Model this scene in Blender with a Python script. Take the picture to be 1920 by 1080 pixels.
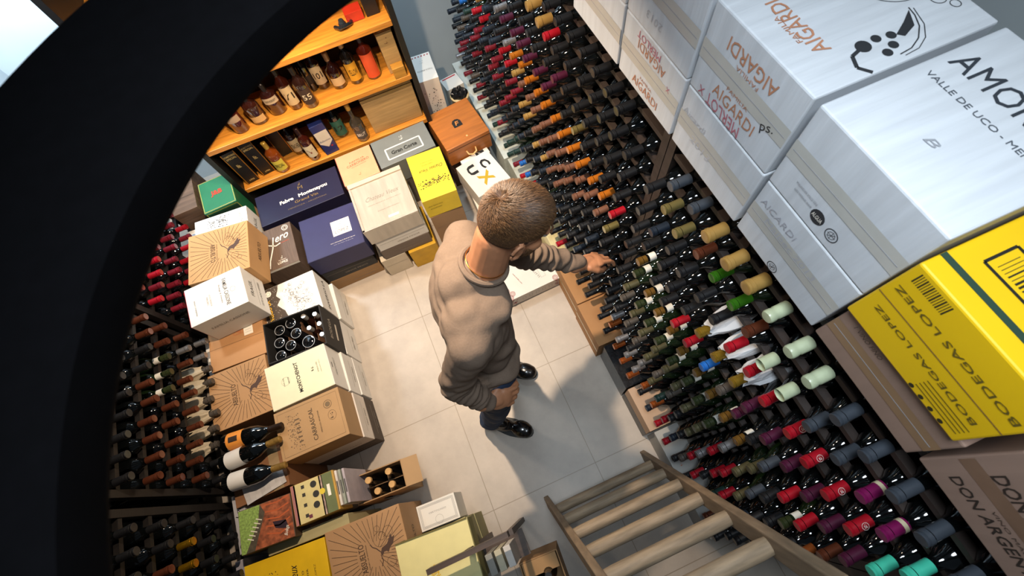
import bpy, bmesh, math, random
from mathutils import Vector, Matrix, noise
from math import sin, cos, pi, radians
random.seed(7)
for o in list(bpy.data.objects): bpy.data.objects.remove(o, do_unlink=True)
SC=bpy.context.scene; COL=SC.collection

# ---------------- camera ----------------
cam_d=bpy.data.cameras.new('camera'); cam=bpy.data.objects.new('camera',cam_d); COL.objects.link(cam)
cam_d.sensor_width=36; cam_d.lens=866/1920*36; cam_d.clip_start=.02
Zc=Vector((-85,365,866)).normalized(); Yc=Vector((-870,1850,-866)).normalized()
Xc=Yc.cross(Zc).normalized(); Yc=Zc.cross(Xc).normalized()
cam.matrix_world=Matrix((Xc,Yc,Zc)).to_4x4(); cam.location=(0,0,2.7)
cam_d.dof.use_dof=True; cam_d.dof.focus_distance=1.9; cam_d.dof.aperture_fstop=5.6
SC.camera=cam
# ---------------- world, lights, exposure ----------------
SC.view_settings.view_transform='Standard'; SC.view_settings.look='None'; SC.view_settings.gamma=1
SC.view_settings.use_curve_mapping=False; SC.view_settings.exposure=0.0
W=bpy.data.worlds.new('world'); SC.world=W; W.use_nodes=True
W.node_tree.nodes['Background'].inputs[0].default_value=(.62,.80,1,1); W.node_tree.nodes['Background'].inputs[1].default_value=.07
def area(name,loc,target,size,power,col,spread=180):
    l=bpy.data.lights.new(name,'AREA'); l.shape='DISK'; l.size=size; l.energy=power; l.color=col; l.spread=radians(spread)
    o=bpy.data.objects.new(name,l); COL.objects.link(o); o.location=loc
    o.rotation_euler=(Vector(target)-Vector(loc)).to_track_quat('-Z','Y').to_euler(); return o
area('ceiling_spot_aisle',(-.15,1.15,2.45),(-.32,1.15,0),.06,35,(1,.78,.57),125)
area('ceiling_spot_left',(-1.05,1.9,2.55),(-.95,1.3,0),.12,4,(1,.80,.60),110)
area('ceiling_spot_shelf',(-.3,1.75,2.45),(-.45,2.5,.7),.12,10,(1,.72,.45),85)
area('daylight_from_above',(.12,.05,3.25),(.62,.12,1.6),.55,11.5,(.83,.92,1),100)
area('added_fill_back_wall',(.35,2.3,2.5),(.5,2.95,.6),.4,17,(.70,.87,1),150)  # added cool fill to brighten the back wall, no real fixture
area('added_fill_corner',(-1.45,2.2,2.2),(-1.5,2.9,1.3),.3,48,(.75,.88,1))  # invented cool lamp, put in so the pale left rear corner looks bright

# ---------------- materials ----------------
def lin(c):
    if isinstance(c,str): c=tuple(int(c[i:i+2],16)/255 for i in (0,2,4))
    return tuple((x/12.92 if x<=.04045 else ((x+.055)/1.055)**2.4) for x in c)+(1,)
MATS={}
def mat(hexc,rough=.6,metal=0,var=.12,scale=18,bump=0,coat=0,trans=0,stretch=(1,1,1),spec=.5):
    key=(hexc,rough,metal,var,scale,bump,coat,trans,stretch,spec)
    if key in MATS: return MATS[key]
    m=bpy.data.materials.new('m_'+hexc); m.use_nodes=True; n=m.node_tree.nodes; l=m.node_tree.links; b=n['Principled BSDF']
    b.inputs['Roughness'].default_value=rough; b.inputs['Metallic'].default_value=metal
    b.inputs['Coat Weight'].default_value=coat; b.inputs['Transmission Weight'].default_value=trans; b.inputs['Specular IOR Level'].default_value=spec
    c=lin(hexc); tc=n.new('ShaderNodeTexCoord'); mp=n.new('ShaderNodeMapping'); mp.inputs['Scale'].default_value=stretch
    nz=n.new('ShaderNodeTexNoise'); nz.inputs['Scale'].default_value=scale; nz.inputs['Detail'].default_value=5
    l.new(tc.outputs['Object'],mp.inputs[0]); l.new(mp.outputs[0],nz.inputs['Vector'])
    r=n.new('ShaderNodeValToRGB'); r.color_ramp.elements[0].position=.3; r.color_ramp.elements[1].position=.7
    r.color_ramp.elements[0].color=tuple(x*(1-var) for x in c[:3])+(1,); r.color_ramp.elements[1].color=tuple(min(1,x*(1+var)) for x in c[:3])+(1,)
    l.new(nz.outputs['Fac'],r.inputs[0]); l.new(r.outputs[0],b.inputs['Base Color'])
    if bump:
        bp=n.new('ShaderNodeBump'); bp.inputs['Strength'].default_value=bump; bp.inputs['Distance'].default_value=.003
        l.new(nz.outputs['Fac'],bp.inputs['Height']); l.new(bp.outputs[0],b.inputs['Normal'])
    MATS[key]=m; return m
def ink(h): return mat(h,.7,var=.05)
def card(h,var=.07): return mat(h,.75,var=var,scale=7,bump=.12)
def wood(h,rough=.45,st=(1,12,12),var=.28): return mat(h,rough,var=var,scale=5,bump=.15,stretch=st)
GLASS=mat('07090a',.07,var=.05,coat=.6); GREEN=mat('121f0f',.08,var=.05,coat=.5)
def tile_mat():
    m=bpy.data.materials.new('m_floor_tile'); m.use_nodes=True; n=m.node_tree.nodes; l=m.node_tree.links; b=n['Principled BSDF']
    b.inputs['Roughness'].default_value=.42
    g=n.new('ShaderNodeNewGeometry'); mp=n.new('ShaderNodeMapping'); mp.inputs['Location'].default_value=(.367,-.01,0)
    l.new(g.outputs['Position'],mp.inputs[0])
    br=n.new('ShaderNodeTexBrick'); br.offset=0; br.squash=1
    br.inputs['Scale'].default_value=1; br.inputs['Brick Width'].default_value=.598; br.inputs['Row Height'].default_value=.6
    br.inputs['Mortar Size'].default_value=.0022; br.inputs['Mortar Smooth'].default_value=.2
    l.new(mp.outputs[0],br.inputs['Vector'])
    nz=n.new('ShaderNodeTexNoise'); nz.inputs['Scale'].default_value=3.5; nz.inputs['Detail'].default_value=9; nz.inputs['Roughness'].default_value=.65
    l.new(g.outputs['Position'],nz.inputs['Vector'])
    r=n.new('ShaderNodeValToRGB'); r.color_ramp.elements[0].position=.3; r.color_ramp.elements[1].position=.72
    r.color_ramp.elements[0].color=lin('9f958a'); r.color_ramp.elements[1].color=lin('bbb0a3')
    l.new(nz.outputs['Fac'],r.inputs[0])
    mx=n.new('ShaderNodeMixRGB'); mx.inputs[2].default_value=lin('8a7f6e'); l.new(br.outputs['Fac'],mx.inputs[0]); l.new(r.outputs[0],mx.inputs[1])
    l.new(mx.outputs[0],b.inputs['Base Color'])
    bp=n.new('ShaderNodeBump'); bp.inputs['Strength'].default_value=.1; l.new(nz.outputs['Fac'],bp.inputs['Height']); l.new(bp.outputs[0],b.inputs['Normal'])
    return m

# ---------------- mesh helpers ----------------
class MB:
    def __init__(s): s.v=[]; s.f=[]; s.m=[]; s.mats=[]
    def mi(s,m):
        if m not in s.mats: s.mats.append(m)
        return s.mats.index(m)
    def add(s,vs,fs,m):
        k=len(s.v); s.v+=[tuple(v) for v in vs]; s.f+=[tuple(i+k for i in f) for f in fs]; s.m+=[s.mi(m)]*len(fs)
    def box(s,c,d,m,M=None,bev=0):
        x,y,z=d[0]/2,d[1]/2,d[2]/2
        if bev:
            bm=bmesh.new(); bmesh.ops.create_cube(bm,size=1)
            for v in bm.verts: v.co=Vector((v.co.x*d[0],v.co.y*d[1],v.co.z*d[2]))
            bmesh.ops.bevel(bm,geom=bm.edges[:],offset=bev,segments=2,affect='EDGES',profile=.5)
            bm.verts.index_update(); vs=[v.co+Vector(c) for v in bm.verts]; fs=[[v.index for v in f.verts] for f in bm.faces]; bm.free()
        else:
            vs=[Vector((c[0]+a*x,c[1]+b*y,c[2]+e*z)) for a in (-1,1) for b in (-1,1) for e in (-1,1)]
            fs=[(0,1,3,2),(4,6,7,5),(0,4,5,1),(2,3,7,6),(0,2,6,4),(1,5,7,3)]
        if M: vs=[M@Vector(v) for v in vs]
        s.add(vs,fs,m)
    def lathe(s,prof,m,M=None,n=16,mlist=None):
        """prof: list of (r,h); axis +Z; mlist: material per segment"""
        vs=[]; 
        for r,h in prof:
            for i in range(n): a=2*pi*i/n; vs.append(Vector((r*cos(a),r*sin(a),h)))
        if M: vs=[M@v for v in vs]
        k=len(s.v); s.v+=[tuple(v) for v in vs]
        for j in range(len(prof)-1):
            mm=s.mi(mlist[j] if mlist else m)
            for i in range(n):
                i2=(i+1)%n; s.f.append((k+j*n+i,k+j*n+i2,k+(j+1)*n+i2,k+(j+1)*n+i)); s.m.append(mm)
        s.f.append(tuple(k+i for i in range(n))[::-1]); s.m.append(s.mi(mlist[0] if mlist else m))
        s.f.append(tuple(k+(len(prof)-1)*n+i for i in range(n))); s.m.append(s.mi(mlist[-1] if mlist else m))
    def tube(s,pts,r,m,n=8,closed=False):
        pts=[Vector(p) for p in pts]; N=len(pts); vs=[]
        for i,p in enumerate(pts):
            a=pts[(i-1)%N] if (closed or i>0) else p; b=pts[(i+1)%N] if (closed or i<N-1) else p
            t=(b-a).normalized(); u=t.orthogonal().normalized() if abs(t.z)>.95 else t.cross(Vector((0,0,1))).normalized(); w=t.cross(u)
            rr=r[i] if isinstance(r,(list,tuple)) else r
            vs+=[p+u*cos(2*pi*k/n)*rr+w*sin(2*pi*k/n)*rr for k in range(n)]
        fs=[]
        for i in range(N if closed else N-1):
            j=(i+1)%N
            for k in range(n): fs.append((i*n+k,i*n+(k+1)%n,j*n+(k+1)%n,j*n+k))
        if not closed: fs+= [tuple(range(n))[::-1],tuple((N-1)*n+k for k in range(n))]
        s.add(vs,fs,m)
    def mesh(s,name,smooth=False):
        me=bpy.data.meshes.new(name); me.from_pydata(s.v,[],s.f); 
        for m in s.mats: me.materials.append(m)
        me.polygons.foreach_set('material_index',s.m)
        me.update()
        bm=bmesh.new(); bm.from_mesh(me); bmesh.ops.recalc_face_normals(bm,faces=bm.faces[:]); bm.to_mesh(me); bm.free()
        if smooth: me.polygons.foreach_set('use_smooth',[True]*len(me.polygons)); me.set_sharp_from_angle(angle=radians(40))
        return me
    def build(s,name,parent=None,smooth=False):
        return link(name,s.mesh(name,smooth),parent)
def link(name,me,parent=None):
    o=bpy.data.objects.new(name,me); COL.objects.link(o)
    if parent: o.parent=parent
    return o
def tag(o,label=None,cat=None,group=None,kind=None):
    if label: o['label']=label
    if cat: o['category']=cat
    if group: o['group']=group
    if kind: o['kind']=kind
    return o
def empty(name,loc,rz=0):
    o=bpy.data.objects.new(name,None); COL.objects.link(o); o.location=loc; o.rotation_euler=(0,0,rz); o.empty_display_size=.05; return o
def frameM(o,u,v):
    u=Vector(u).normalized(); v=Vector(v).normalized(); w=u.cross(v)
    return Matrix(((u.x,v.x,w.x,o[0]),(u.y,v.y,w.y,o[1]),(u.z,v.z,w.z,o[2]),(0,0,0,1)))
_tc={}
def textmesh(s,bold=0):
    if (s,bold) in _tc: return _tc[(s,bold)]
    c=bpy.data.curves.new('lettering','FONT'); c.body=s; c.align_x='CENTER'; c.align_y='CENTER'; c.size=1; c.offset=bold; c.resolution_u=2
    o=bpy.data.objects.new('tmp',c); COL.objects.link(o); dg=bpy.context.evaluated_depsgraph_get(); dg.update()
    me=bpy.data.meshes.new_from_object(o.evaluated_get(dg)); vs=[v.co.copy() for v in me.vertices]; fs=[tuple(p.vertices) for p in me.polygons]
    bpy.data.objects.remove(o); bpy.data.curves.remove(c); bpy.data.meshes.remove(me)
    x0=min(v.x for v in vs); x1=max(v.x for v in vs); y0=min(v.y for v in vs); y1=max(v.y for v in vs)
    vs=[((v.x-(x0+x1)/2)/(x1-x0),(v.y-(y0+y1)/2)/(y1-y0)) for v in vs]
    _tc[(s,bold)]=(vs,fs); return vs,fs
class Face:
    """printing surface of a box: local (u,v) metres from the face centre"""
    def __init__(s,M): s.M=M; s.mb=MB(); s.k=.0006
    def pt(s,u,v,k=0): return s.M@Vector((u,v,s.k+k))
    def text(s,t,u,v,w,h,m,rot=0,shear=0,bold=0):
        vs,fs=textmesh(t,bold); a=radians(rot); out=[]
        for x,y in vs:
            X=x*w+y*h*shear; Y=y*h; out.append(s.pt(u+X*cos(a)-Y*sin(a),v+X*sin(a)+Y*cos(a),.0007))
        s.mb.add(out,fs,m)
    def rect(s,u,v,w,h,m,rot=0,k=0):
        a=radians(rot); s.mb.add([s.pt(u+X*cos(a)-Y*sin(a),v+X*sin(a)+Y*cos(a),k) for X,Y in ((-w/2,-h/2),(w/2,-h/2),(w/2,h/2),(-w/2,h/2))],[(0,1,2,3)],m)
    def line(s,pts,w,m,k=0.0002,taper=False):
        for i in range(len(pts)-1):
            a=Vector(pts[i]); b=Vector(pts[i+1]); 
            if (b-a).length<1e-6: continue
            n=Vector((-(b-a).y,(b-a).x)).normalized()*w/2; s.mb.add([s.pt(*(a-n),k),s.pt(*(b-n),k),s.pt(*(b+n),k),s.pt(*(a+n),k)],[(0,1,2,3)],m)
    def ring(s,u,v,r,w,m,n=20,ry=None,k=.0002):
        ry=ry or r; s.line([(u+r*cos(2*pi*i/n),v+ry*sin(2*pi*i/n)) for i in range(n+1)],w,m,k)
    def disc(s,u,v,r,m,n=16,ry=None,k=0.0002):
        ry=ry or r; s.mb.add([s.pt(u+r*cos(2*pi*i/n),v+ry*sin(2*pi*i/n),k) for i in range(n)],[tuple(range(n))],m)
    def poly(s,pts,m,k=.0002): s.mb.add([s.pt(a,b,k) for a,b in pts],[tuple(range(len(pts)))],m)
    def frame(s,u,v,w,h,t,m):
        s.rect(u,v+h/2,w,t,m,k=.0002); s.rect(u,v-h/2,w,t,m,k=.0002); s.rect(u-w/2,v,t,h,m,k=.0002); s.rect(u+w/2,v,t,h,m,k=.0002)
    def speck(s,u,v,w,h,n,m,r0=.001,r1=.004,seed=1):
        R=random.Random(seed)
        for i in range(n):
            a=R.gauss(u,w/2.6); b=R.gauss(v,h/2.6)
            if abs(a-u)>w/2 or abs(b-v)>h/2: continue
            r=R.uniform(r0,r1); k=R.randint(3,6); ph=R.random()*6
            s.poly([(a+r*R.uniform(.5,1.4)*cos(ph+2*pi*j/k),b+r*R.uniform(.5,1.2)*sin(ph+2*pi*j/k)) for j in range(k)],m,.0002+R.random()*.0003)
    def done(s,name,parent,label=None):
        if s.mb.f:
            o=s.mb.build(name,parent)
            if label: o['label']=label
            return o
def faces(w,d,h):
    return {'top':frameM((0,0,h),(1,0,0),(0,1,0)),'front':frameM((0,-d/2,h/2),(1,0,0),(0,0,1)),
            'right':frameM((w/2,0,h/2),(0,1,0),(0,0,1)),'left':frameM((-w/2,0,h/2),(0,-1,0),(0,0,1)),'back':frameM((0,d/2,h/2),(-1,0,0),(0,0,1))}
class Box:
    def __init__(s,name,label,cat,cx,cy,w,d,z0,z1,yaw,m,group=None,bev=.002,tilt=None,flap=None,sag=0):
        h=z1-z0; s.w,s.d,s.h=w,d,h; mb=MB(); mb.box((0,0,h/2),(w,d,h),m,bev=bev)
        s.o=mb.build(name); s.o.location=(cx,cy,z0); s.o.rotation_euler=(tilt[0] if tilt else 0,tilt[1] if tilt else 0,radians(yaw)); tag(s.o,label,cat,group)
        s.F=faces(w,d,h)
        if flap:   # centre flap seam and edges of the flaps as a slightly raised part
            fm=flap; mb=MB(); mb.box((0,0,h+.0012),(.004,d*.98,.0012),fm); mb.build('flap_seam',s.o)
    def face(s,n): return Face(s.F[n])

# ================= SETTING =================
def struct(name,c,d,m):
    mb=MB(); mb.box(c,d,m); o=mb.build(name); o['kind']='structure'; return o
struct('floor',(-.3,.6,-.05),(3.9,5.4,.1),tile_mat())
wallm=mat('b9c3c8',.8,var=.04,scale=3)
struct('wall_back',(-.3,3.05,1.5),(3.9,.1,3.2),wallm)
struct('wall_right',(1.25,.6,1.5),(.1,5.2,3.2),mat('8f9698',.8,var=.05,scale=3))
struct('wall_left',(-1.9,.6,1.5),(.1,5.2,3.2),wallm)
# black circular rim close to the camera
mb=MB(); blk=mat('07070a',.9,var=.2,scale=60,spec=.1); n=96; vs=[];a0,a1=radians(62),radians(262)
ri,ro,zt,zb=.421,.602,2.45,2.41
for i in range(n+1):
    a=a0+(a1-a0)*i/n
    for r,z in ((ri+.003,zb),(ri,zb+.006),(ri,zt-.004),(ri+.004,zt),(ro-.004,zt),(ro,zt-.004),(ro,zb)):
        vs.append((.166+r*cos(a),.077+r*sin(a),z))
fs=[]
for i in range(n):
    for k in range(7): fs.append((i*7+k,i*7+(k+1)%7,(i+1)*7+(k+1)%7,(i+1)*7+k))
fs+=[tuple(range(7))[::-1],tuple(n*7+k for k in range(7))]
mb.add(vs,fs,blk); o=mb.build('curved_rim',smooth=True); tag(o,'huge blurred black curved rim filling the upper left, nearest the camera','rim')
mb=MB(); mb.box((-.62,.0,2.43),(.44,.05,.03),blk); mb.build('mounting_arm',o)

# ================= RIGHT & LEFT RACKS =================
CAPS={'K':('17181b',.42,0),'S':('3a4048',.4,0),'D':('1c2531',.4,0),'T':('a07f45',.35,.1),'G':('8f8250',.3,.6),'P':('aeb99a',.4,0),'N':('2c5c14',.15,0),
 'B':('6b3a27',.3,.5),'R':('9c1020',.35,0),'M':('74134c',.35,0),'U':('46142f',.4,0),'L':('7a5a26',.3,.4),'V':('2b331c',.3,0),'O':('58543b',.4,.3),'C':('c06a34',.25,.7),
 'E':('1f62b4',.35,0),'I':('a5a5a8',.3,.7),'Q':('43c3a4',.4,0),'q':('aeb99a',.4,0),'A':('c07020',.28,.35),'H':('6d4836',.5,0),'F':('701826',.35,0),'X':('1d3530',.4,0),'Y':('4b453f',.45,0),
 'W':('9a7c2a',.3,.6),'Z':('c29a62',.6,0),'J':('d9552a',.3,.3),'g':('b98f1f',.25,.8),'p':('c98bb0',.5,0),'w':('e8e6e0',.5,0)}
CNAME={'K':'black','S':'slate grey','D':'blue-black','T':'tan','G':'tarnished gold','P':'pale green wax','N':'green','B':'copper brown','R':'bright red','M':'magenta',
 'U':'dark plum','L':'amber','V':'olive green','O':'dull olive','C':'shiny copper','E':'blue','I':'silver','Q':'turquoise','q':'short pale green wax','A':'orange','H':'matt brown','F':'maroon','X':'dark green','Y':'grey-brown','W':'gold','Z':'wooden','J':'vermilion','g':'yellow gold','p':'lilac'}
def capmat(c): h,r,m=CAPS[c]; return mat(h,r,m,var=.08,scale=40,coat=.15)
def addbottle(mb,M=None,body=GLASS,n=16,L=.30):   # along +Z, base at 0, mouth at L
    mb.lathe([(.030,0),(.0365,.006),(.0372,.02),(.0372,L-.125),(.034,L-.108),(.024,L-.09),(.0165,L-.078),(.0145,L-.06),(.0142,L-.012)],body,M,n)
def addcap(mb,c,M=None,n=16,L=.30,clen=.062,rs=1.0):
    m=capmat(c); e=L-clen; r=.0152*rs
    if c in 'Pq': prof=[(r*1.10,e),(r*1.13,e+.01),(r*1.12,e+.036),(r*1.02,e+.04),(r*1.14,e+.046),(r*1.15,L-.004),(r*1.0,L),(r*.5,L+.0005)]
    else: prof=[(r*1.0,e),(r*.98,L-.021),(r*.93,L-.0205),(r*.93,L-.0185),(r*1.08,L-.018),(r*1.08,L-.0085),(r*1.01,L-.0078),(r*1.05,L-.007),(r*1.05,L-.001),(r*.96,L),(r*.5,L-.0004)]
    mb.lathe(prof,m,M,n)
_b={}
def meshes(c):
    if c in _b: return _b[c]
    body=GREEN if c in 'NVXO' else GLASS
    mb=MB(); addbottle(mb,None,body); b=mb.mesh('wine_bottle',True)
    mb=MB(); addcap(mb,c,clen=.035 if c in 'LVq' else .010 if c=='Z' else .062,rs=1.22 if c=='T' else 1.05 if c=='W' else 1.0); k=mb.mesh('capsule',True); ex=None
    if c in 'LV':
        mb=MB(); mb.lathe([(.0156,.222),(.0156,.256)],mat('dedcd2',.6,var=.05),None,16); ex=mb.mesh('neck_label',True)
    if c=='M': mb=MB(); mb.lathe([(.0157,.243),(.0157,.253)],mat('cfc3a0',.5,var=.05),None,16); ex=mb.mesh('capsule_band',True)
    _b[c]=(b,k,ex); return _b[c]
def bottleM(tip,dirx,L=.30,dz=0,dy=0):
    """lies with mouth at tip; axis (base->mouth) along dirx*X"""
    ax=Vector((dirx,dy,dz)).normalized(); base=Vector(tip)-ax*L
    q=Vector((0,0,1)).rotation_difference(ax); return Matrix.Translation(base)@q.to_matrix().to_4x4()
def put_bottle(c,M,label,group,name='wine_bottle'):
    b,k,ex=meshes(c); o=link(name,b); o.matrix_world=M; tag(o,label,'bottle',group); link('capsule',k,o)
    if ex: link(ex.name.split('.')[0],ex,o)
    return o
ORD='topmost second third fourth fifth sixth seventh eighth ninth tenth eleventh twelfth thirteenth fourteenth fifteenth sixteenth seventeenth eighteenth nineteenth twentieth twenty-first twenty-second twenty-third twenty-fourth twenty-fifth'.split()
ORD1=['first']+ORD[1:]
def px(P):
    c=cam.matrix_world.to_3x3().transposed()@(Vector(P)-Vector((0,0,2.7)))
    return (960+866*c.x/-c.z,540-866*c.y/-c.z,-c.z)
def wrap(o,tip,pm,name):
    mb=MB(); R=random.Random(int(tip[1]*1000)); prof=[(.022,.265),(.026,.245),(.035,.22),(.040,.18),(.041,.12)]; vs=[];n=18
    for rr,h in prof:
        for i in range(n):
            a=2*pi*i/n; q=rr*(1+.14*sin(5*a+h*30+tip[1]*90)+R.uniform(-.08,.08)); vs.append((q*cos(a),q*sin(a),h+R.uniform(-.006,.006)))
    mb.add(vs,[(j*n+i,j*n+(i+1)%n,(j+1)*n+(i+1)%n,(j+1)*n+i) for j in range(len(prof)-1) for i in range(n)],pm); mb.build(name,o)
NEAR=['.SSTTTPPPSSSSS','KGGBNNBqqSSMMQ','KDKKKKRRRRRRRQ','KKKKKWWWUUUUUU','KLKKRREYUKSRRB','KVLLLLLLLLOKVC','KOVVVVVVVIOSKK','KYOOOOOOORROKK','KKYYOYYKOIRRDK','KIKKIOXKKRKXKK','KCIIICCRDYRGKK','KKCCCKDRRKKRBK']
FAR=['.KKKKKKKKKKKKKKKKKKKKKKK','KKKKKKKRTTKKKKKKKKKKKKKK','KKKKKKUKKKKKUKKKKKKKKKKK','KKKKGKKUUUUUUIKKDEKKJKKK','RAAAAAAAAAAAIKKDTKDKXKDK','GHHHHHHHHHHTRRDDRRKKEDXK','KKKHHHHHHTTFFDFFDFKXEDKD','KDKKKHHTTKDDFKFFKKFDYKDF','KKKKKKKDDKDDKFKDKKFKDYDD','KKDKKDKKKKDXKDDKKDKKKFDK','KKKKKKKXDEEXXKFDKKFYKDFD','KKKKRKKKKRRFXXKXDKFKKFKI']
items=[]   # (size, code, matrix, label)
def rowpos(r): return 1.585-.113*r, .62-.0073*r
for sec,rows in (('near',NEAR),('far',FAR)):
    for r,row in enumerate(rows):
        z,x=rowpos(r)
        for j,c in enumerate(row):
            if c=='.': continue
            y=.645-.0855*j if sec=='near' else .785+.0885*j
            R=random.Random(r*100+j+(7 if sec=='far' else 0)); 
            tip=(x+R.uniform(-.010,.008)+(.012 if c in 'LV' and r==5 else 0),y+R.uniform(-.006,.006),z+R.uniform(-.006,.006))
            u,v,dp=px(tip)
            if not(-60<u<2000 and -40<v<1140): continue
            M=bottleM(tip,-1,dz=R.uniform(-.03,.01),dy=R.uniform(-.02,.02))
            side='camera side' if sec=='near' else 'far side'
            extra=' in paper' if c=='W' else (' with neck label' if c in 'LV' else '')
            lab='%s-capped bottle%s, right rack, %s row, %s on post\'s %s'%(CNAME[c],extra,ORD[r],ORD1[j],side)
            items.append((dp,c,M,lab,tip))
items.sort(key=lambda t:t[0])
NI=215
for dp,c,M,lab,tip in items[:NI]:
    o=put_bottle(c,M,lab,'wine bottles lying in the right wall rack')
    if c=='W': wrap(o,tip,mat('cfd2d6',.8,var=.06,bump=.3),'paper_wrap')
    if c=='R' and 1.30<tip[2]<1.42 and tip[1]<-.12:      # round printed score on the capsule
        up=(M.to_3x3().transposed()@Vector((-.25,-.25,1))); up.z=0; up.normalize(); f=Face(frameM(up*.0158+Vector((0,0,.263)),(0,0,1),up.cross(Vector((0,0,1))))); w_=ink('e8dcd4')
        f.ring(0,0,.0085,.001,w_); f.text('92',0,.001,.008,.007,w_,bold=.02); f.text('pts',0,-.005,.005,.002,w_); f.done('printed_badge',o)
mb=MB()
for dp,c,M,lab,tip in items[NI:]: addbottle(mb,M,GREEN if c in 'NVXO' else GLASS,10); addcap(mb,c,M,12)
o=mb.build('wine_bottles',smooth=True); tag(o,'hundreds of small capped bottles filling the far end of the right rack','bottles','wine bottles lying in the right wall rack','stuff')

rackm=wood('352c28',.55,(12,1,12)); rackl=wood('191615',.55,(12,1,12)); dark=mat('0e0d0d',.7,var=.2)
def rack(label,x0,dirx,y0,y1,zrows,xs,name,zbot,ztop,depth,neckz=-.0150):
    """x0 front plane; dirx into the rack"""
    r=empty(name,(x0,(y0+y1)/2,0)); tag(r,label,'wine rack'); X=lambda a:dirx*a
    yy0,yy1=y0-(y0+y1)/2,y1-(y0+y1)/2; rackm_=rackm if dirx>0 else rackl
    for yy in (yy0+.0155,yy1-.0155):
        for xx in (.012,depth-.012):
            mb=MB(); mb.box((X(xx),yy,ztop/2),(.03,.030,ztop),rackm_); mb.build('post',r)
    for z in zrows:
        mb=MB(); mb.box((X(.012),0,z-.0165-.010),(.022,yy1-yy0-.065,.018),rackm_); mb.build('front_rail',r)
        mb=MB(); mb.box((X(.17),0,z-.038-.010),(.022,yy1-yy0-.065,.018),rackm_); mb.build('back_rail',r)
    mb=MB(); mb.box((X(.007),0,ztop-.012),(.03,yy1-yy0-.065,.024),dark); mb.box((X(depth-.02),0,ztop-.012),(.03,yy1-yy0-.065,.024),dark)
    mb.box((X(depth*.5),0,ztop-.004),(depth-.02,yy1-yy0-.064,.008),dark); mb.build('top_board',r)
    mb=MB(); mb.box((X(depth+.004),0,ztop/2),(.006,yy1-yy0,ztop-.01),dark); mb.build('back_panel',r)
    return r
zr=[rowpos(r)[0] for r in range(12)]
rack('tall dark wine rack on the right wall, section nearer the camera',.695,1,-.545,.70,zr,None,'bottle_rack',.28,1.672,.26)
rack('tall dark wine rack on the right wall, long section towards the back wall',.695,1,.703,2.93,zr,None,'bottle_rack',.28,1.672,.26)
rack('dark wine rack section at the lower right corner, mostly outside the picture',.695,1,-1.5,-.548,zr[:4],None,'bottle_rack',.28,1.672,.26)
# left rack
LZ=[1.26,1.128,.998,.863,.735,.605,.475,.345]
LROWS={'mid':['KKKKBBKKKK','BBKKKBBKKp','KKKKKKKKCp','BBBBBBKKBB','BBBBBVVVBB','BBBBBBBBIB','KKYYYYYYII','KKKKKKKKKK'],
 'near':['KKKKKKKK','KKKKKKKK','KKKKKKKK','KKBBKKKK','KggKKKKK','KKKKKKKK','KKKKKKKK','KKKKKKKK'],
 'far':['FFFFFFFFF','FRFRRFRFR','FFFFRFRFF','FRFFRRFRR','RFRRFRFRF','FFFFFFFFF','RFRRFRRFR','FFFFFFFFF']}
LN={'mid':'section beside the cardboard boxes','near':'section at the bottom of the picture','far':'section towards the back'}
for sec in ('mid','near','far'):
    for r,row in enumerate(LROWS[sec]):
        for j,c in enumerate(row):
            y={'mid':.637+.0815*j,'near':.455-.0815*j,'far':1.53+.078*j}[sec]
            R=random.Random(r*31+j*7+len(sec)); tip=(-1.42-(.012*(r-3) if 0 else 0)+R.uniform(-.012,.012),y+R.uniform(-.004,.004),LZ[r]+R.uniform(-.004,.004))
            u,v,dp=px(tip)
            # seen past the black rim and inside the frame, above the floor cartons
            d=Vector(tip)-Vector((0,0,2.7)); t=.25/-d.z; 
            rr=math.hypot(d.x*t-.143,d.y*t-.066)
            if not(200<u and -30<v<1130) or rr>.40 or r>6: continue
            M=bottleM(tip,1,dz=R.uniform(-.03,.01))
            o=put_bottle(c,M,('cloth-wrapped ' if c=='Y' else '')+'%s-capped bottle, left rack %s, %s level up, %s from camera-side post'%(CNAME[c],{'mid':'middle section','near':'lowest section','far':'back section'}[sec],ORD1[7-r],ORD1[j if sec!='near' else 7-j]),'wine bottles lying in the left wall rack')
            if c=='Y': wrap(o,tip,mat('b5a88f',.9,var=.08,bump=.3),'cloth_wrap')
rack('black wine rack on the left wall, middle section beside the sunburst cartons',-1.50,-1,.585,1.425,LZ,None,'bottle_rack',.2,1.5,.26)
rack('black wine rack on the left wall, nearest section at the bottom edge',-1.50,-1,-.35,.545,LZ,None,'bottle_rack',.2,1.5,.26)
rack('black wine rack on the left wall, back section holding red-capped bottles',-1.50,-1,1.465,2.3,LZ,None,'bottle_rack',.2,1.5,.26)

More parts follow.
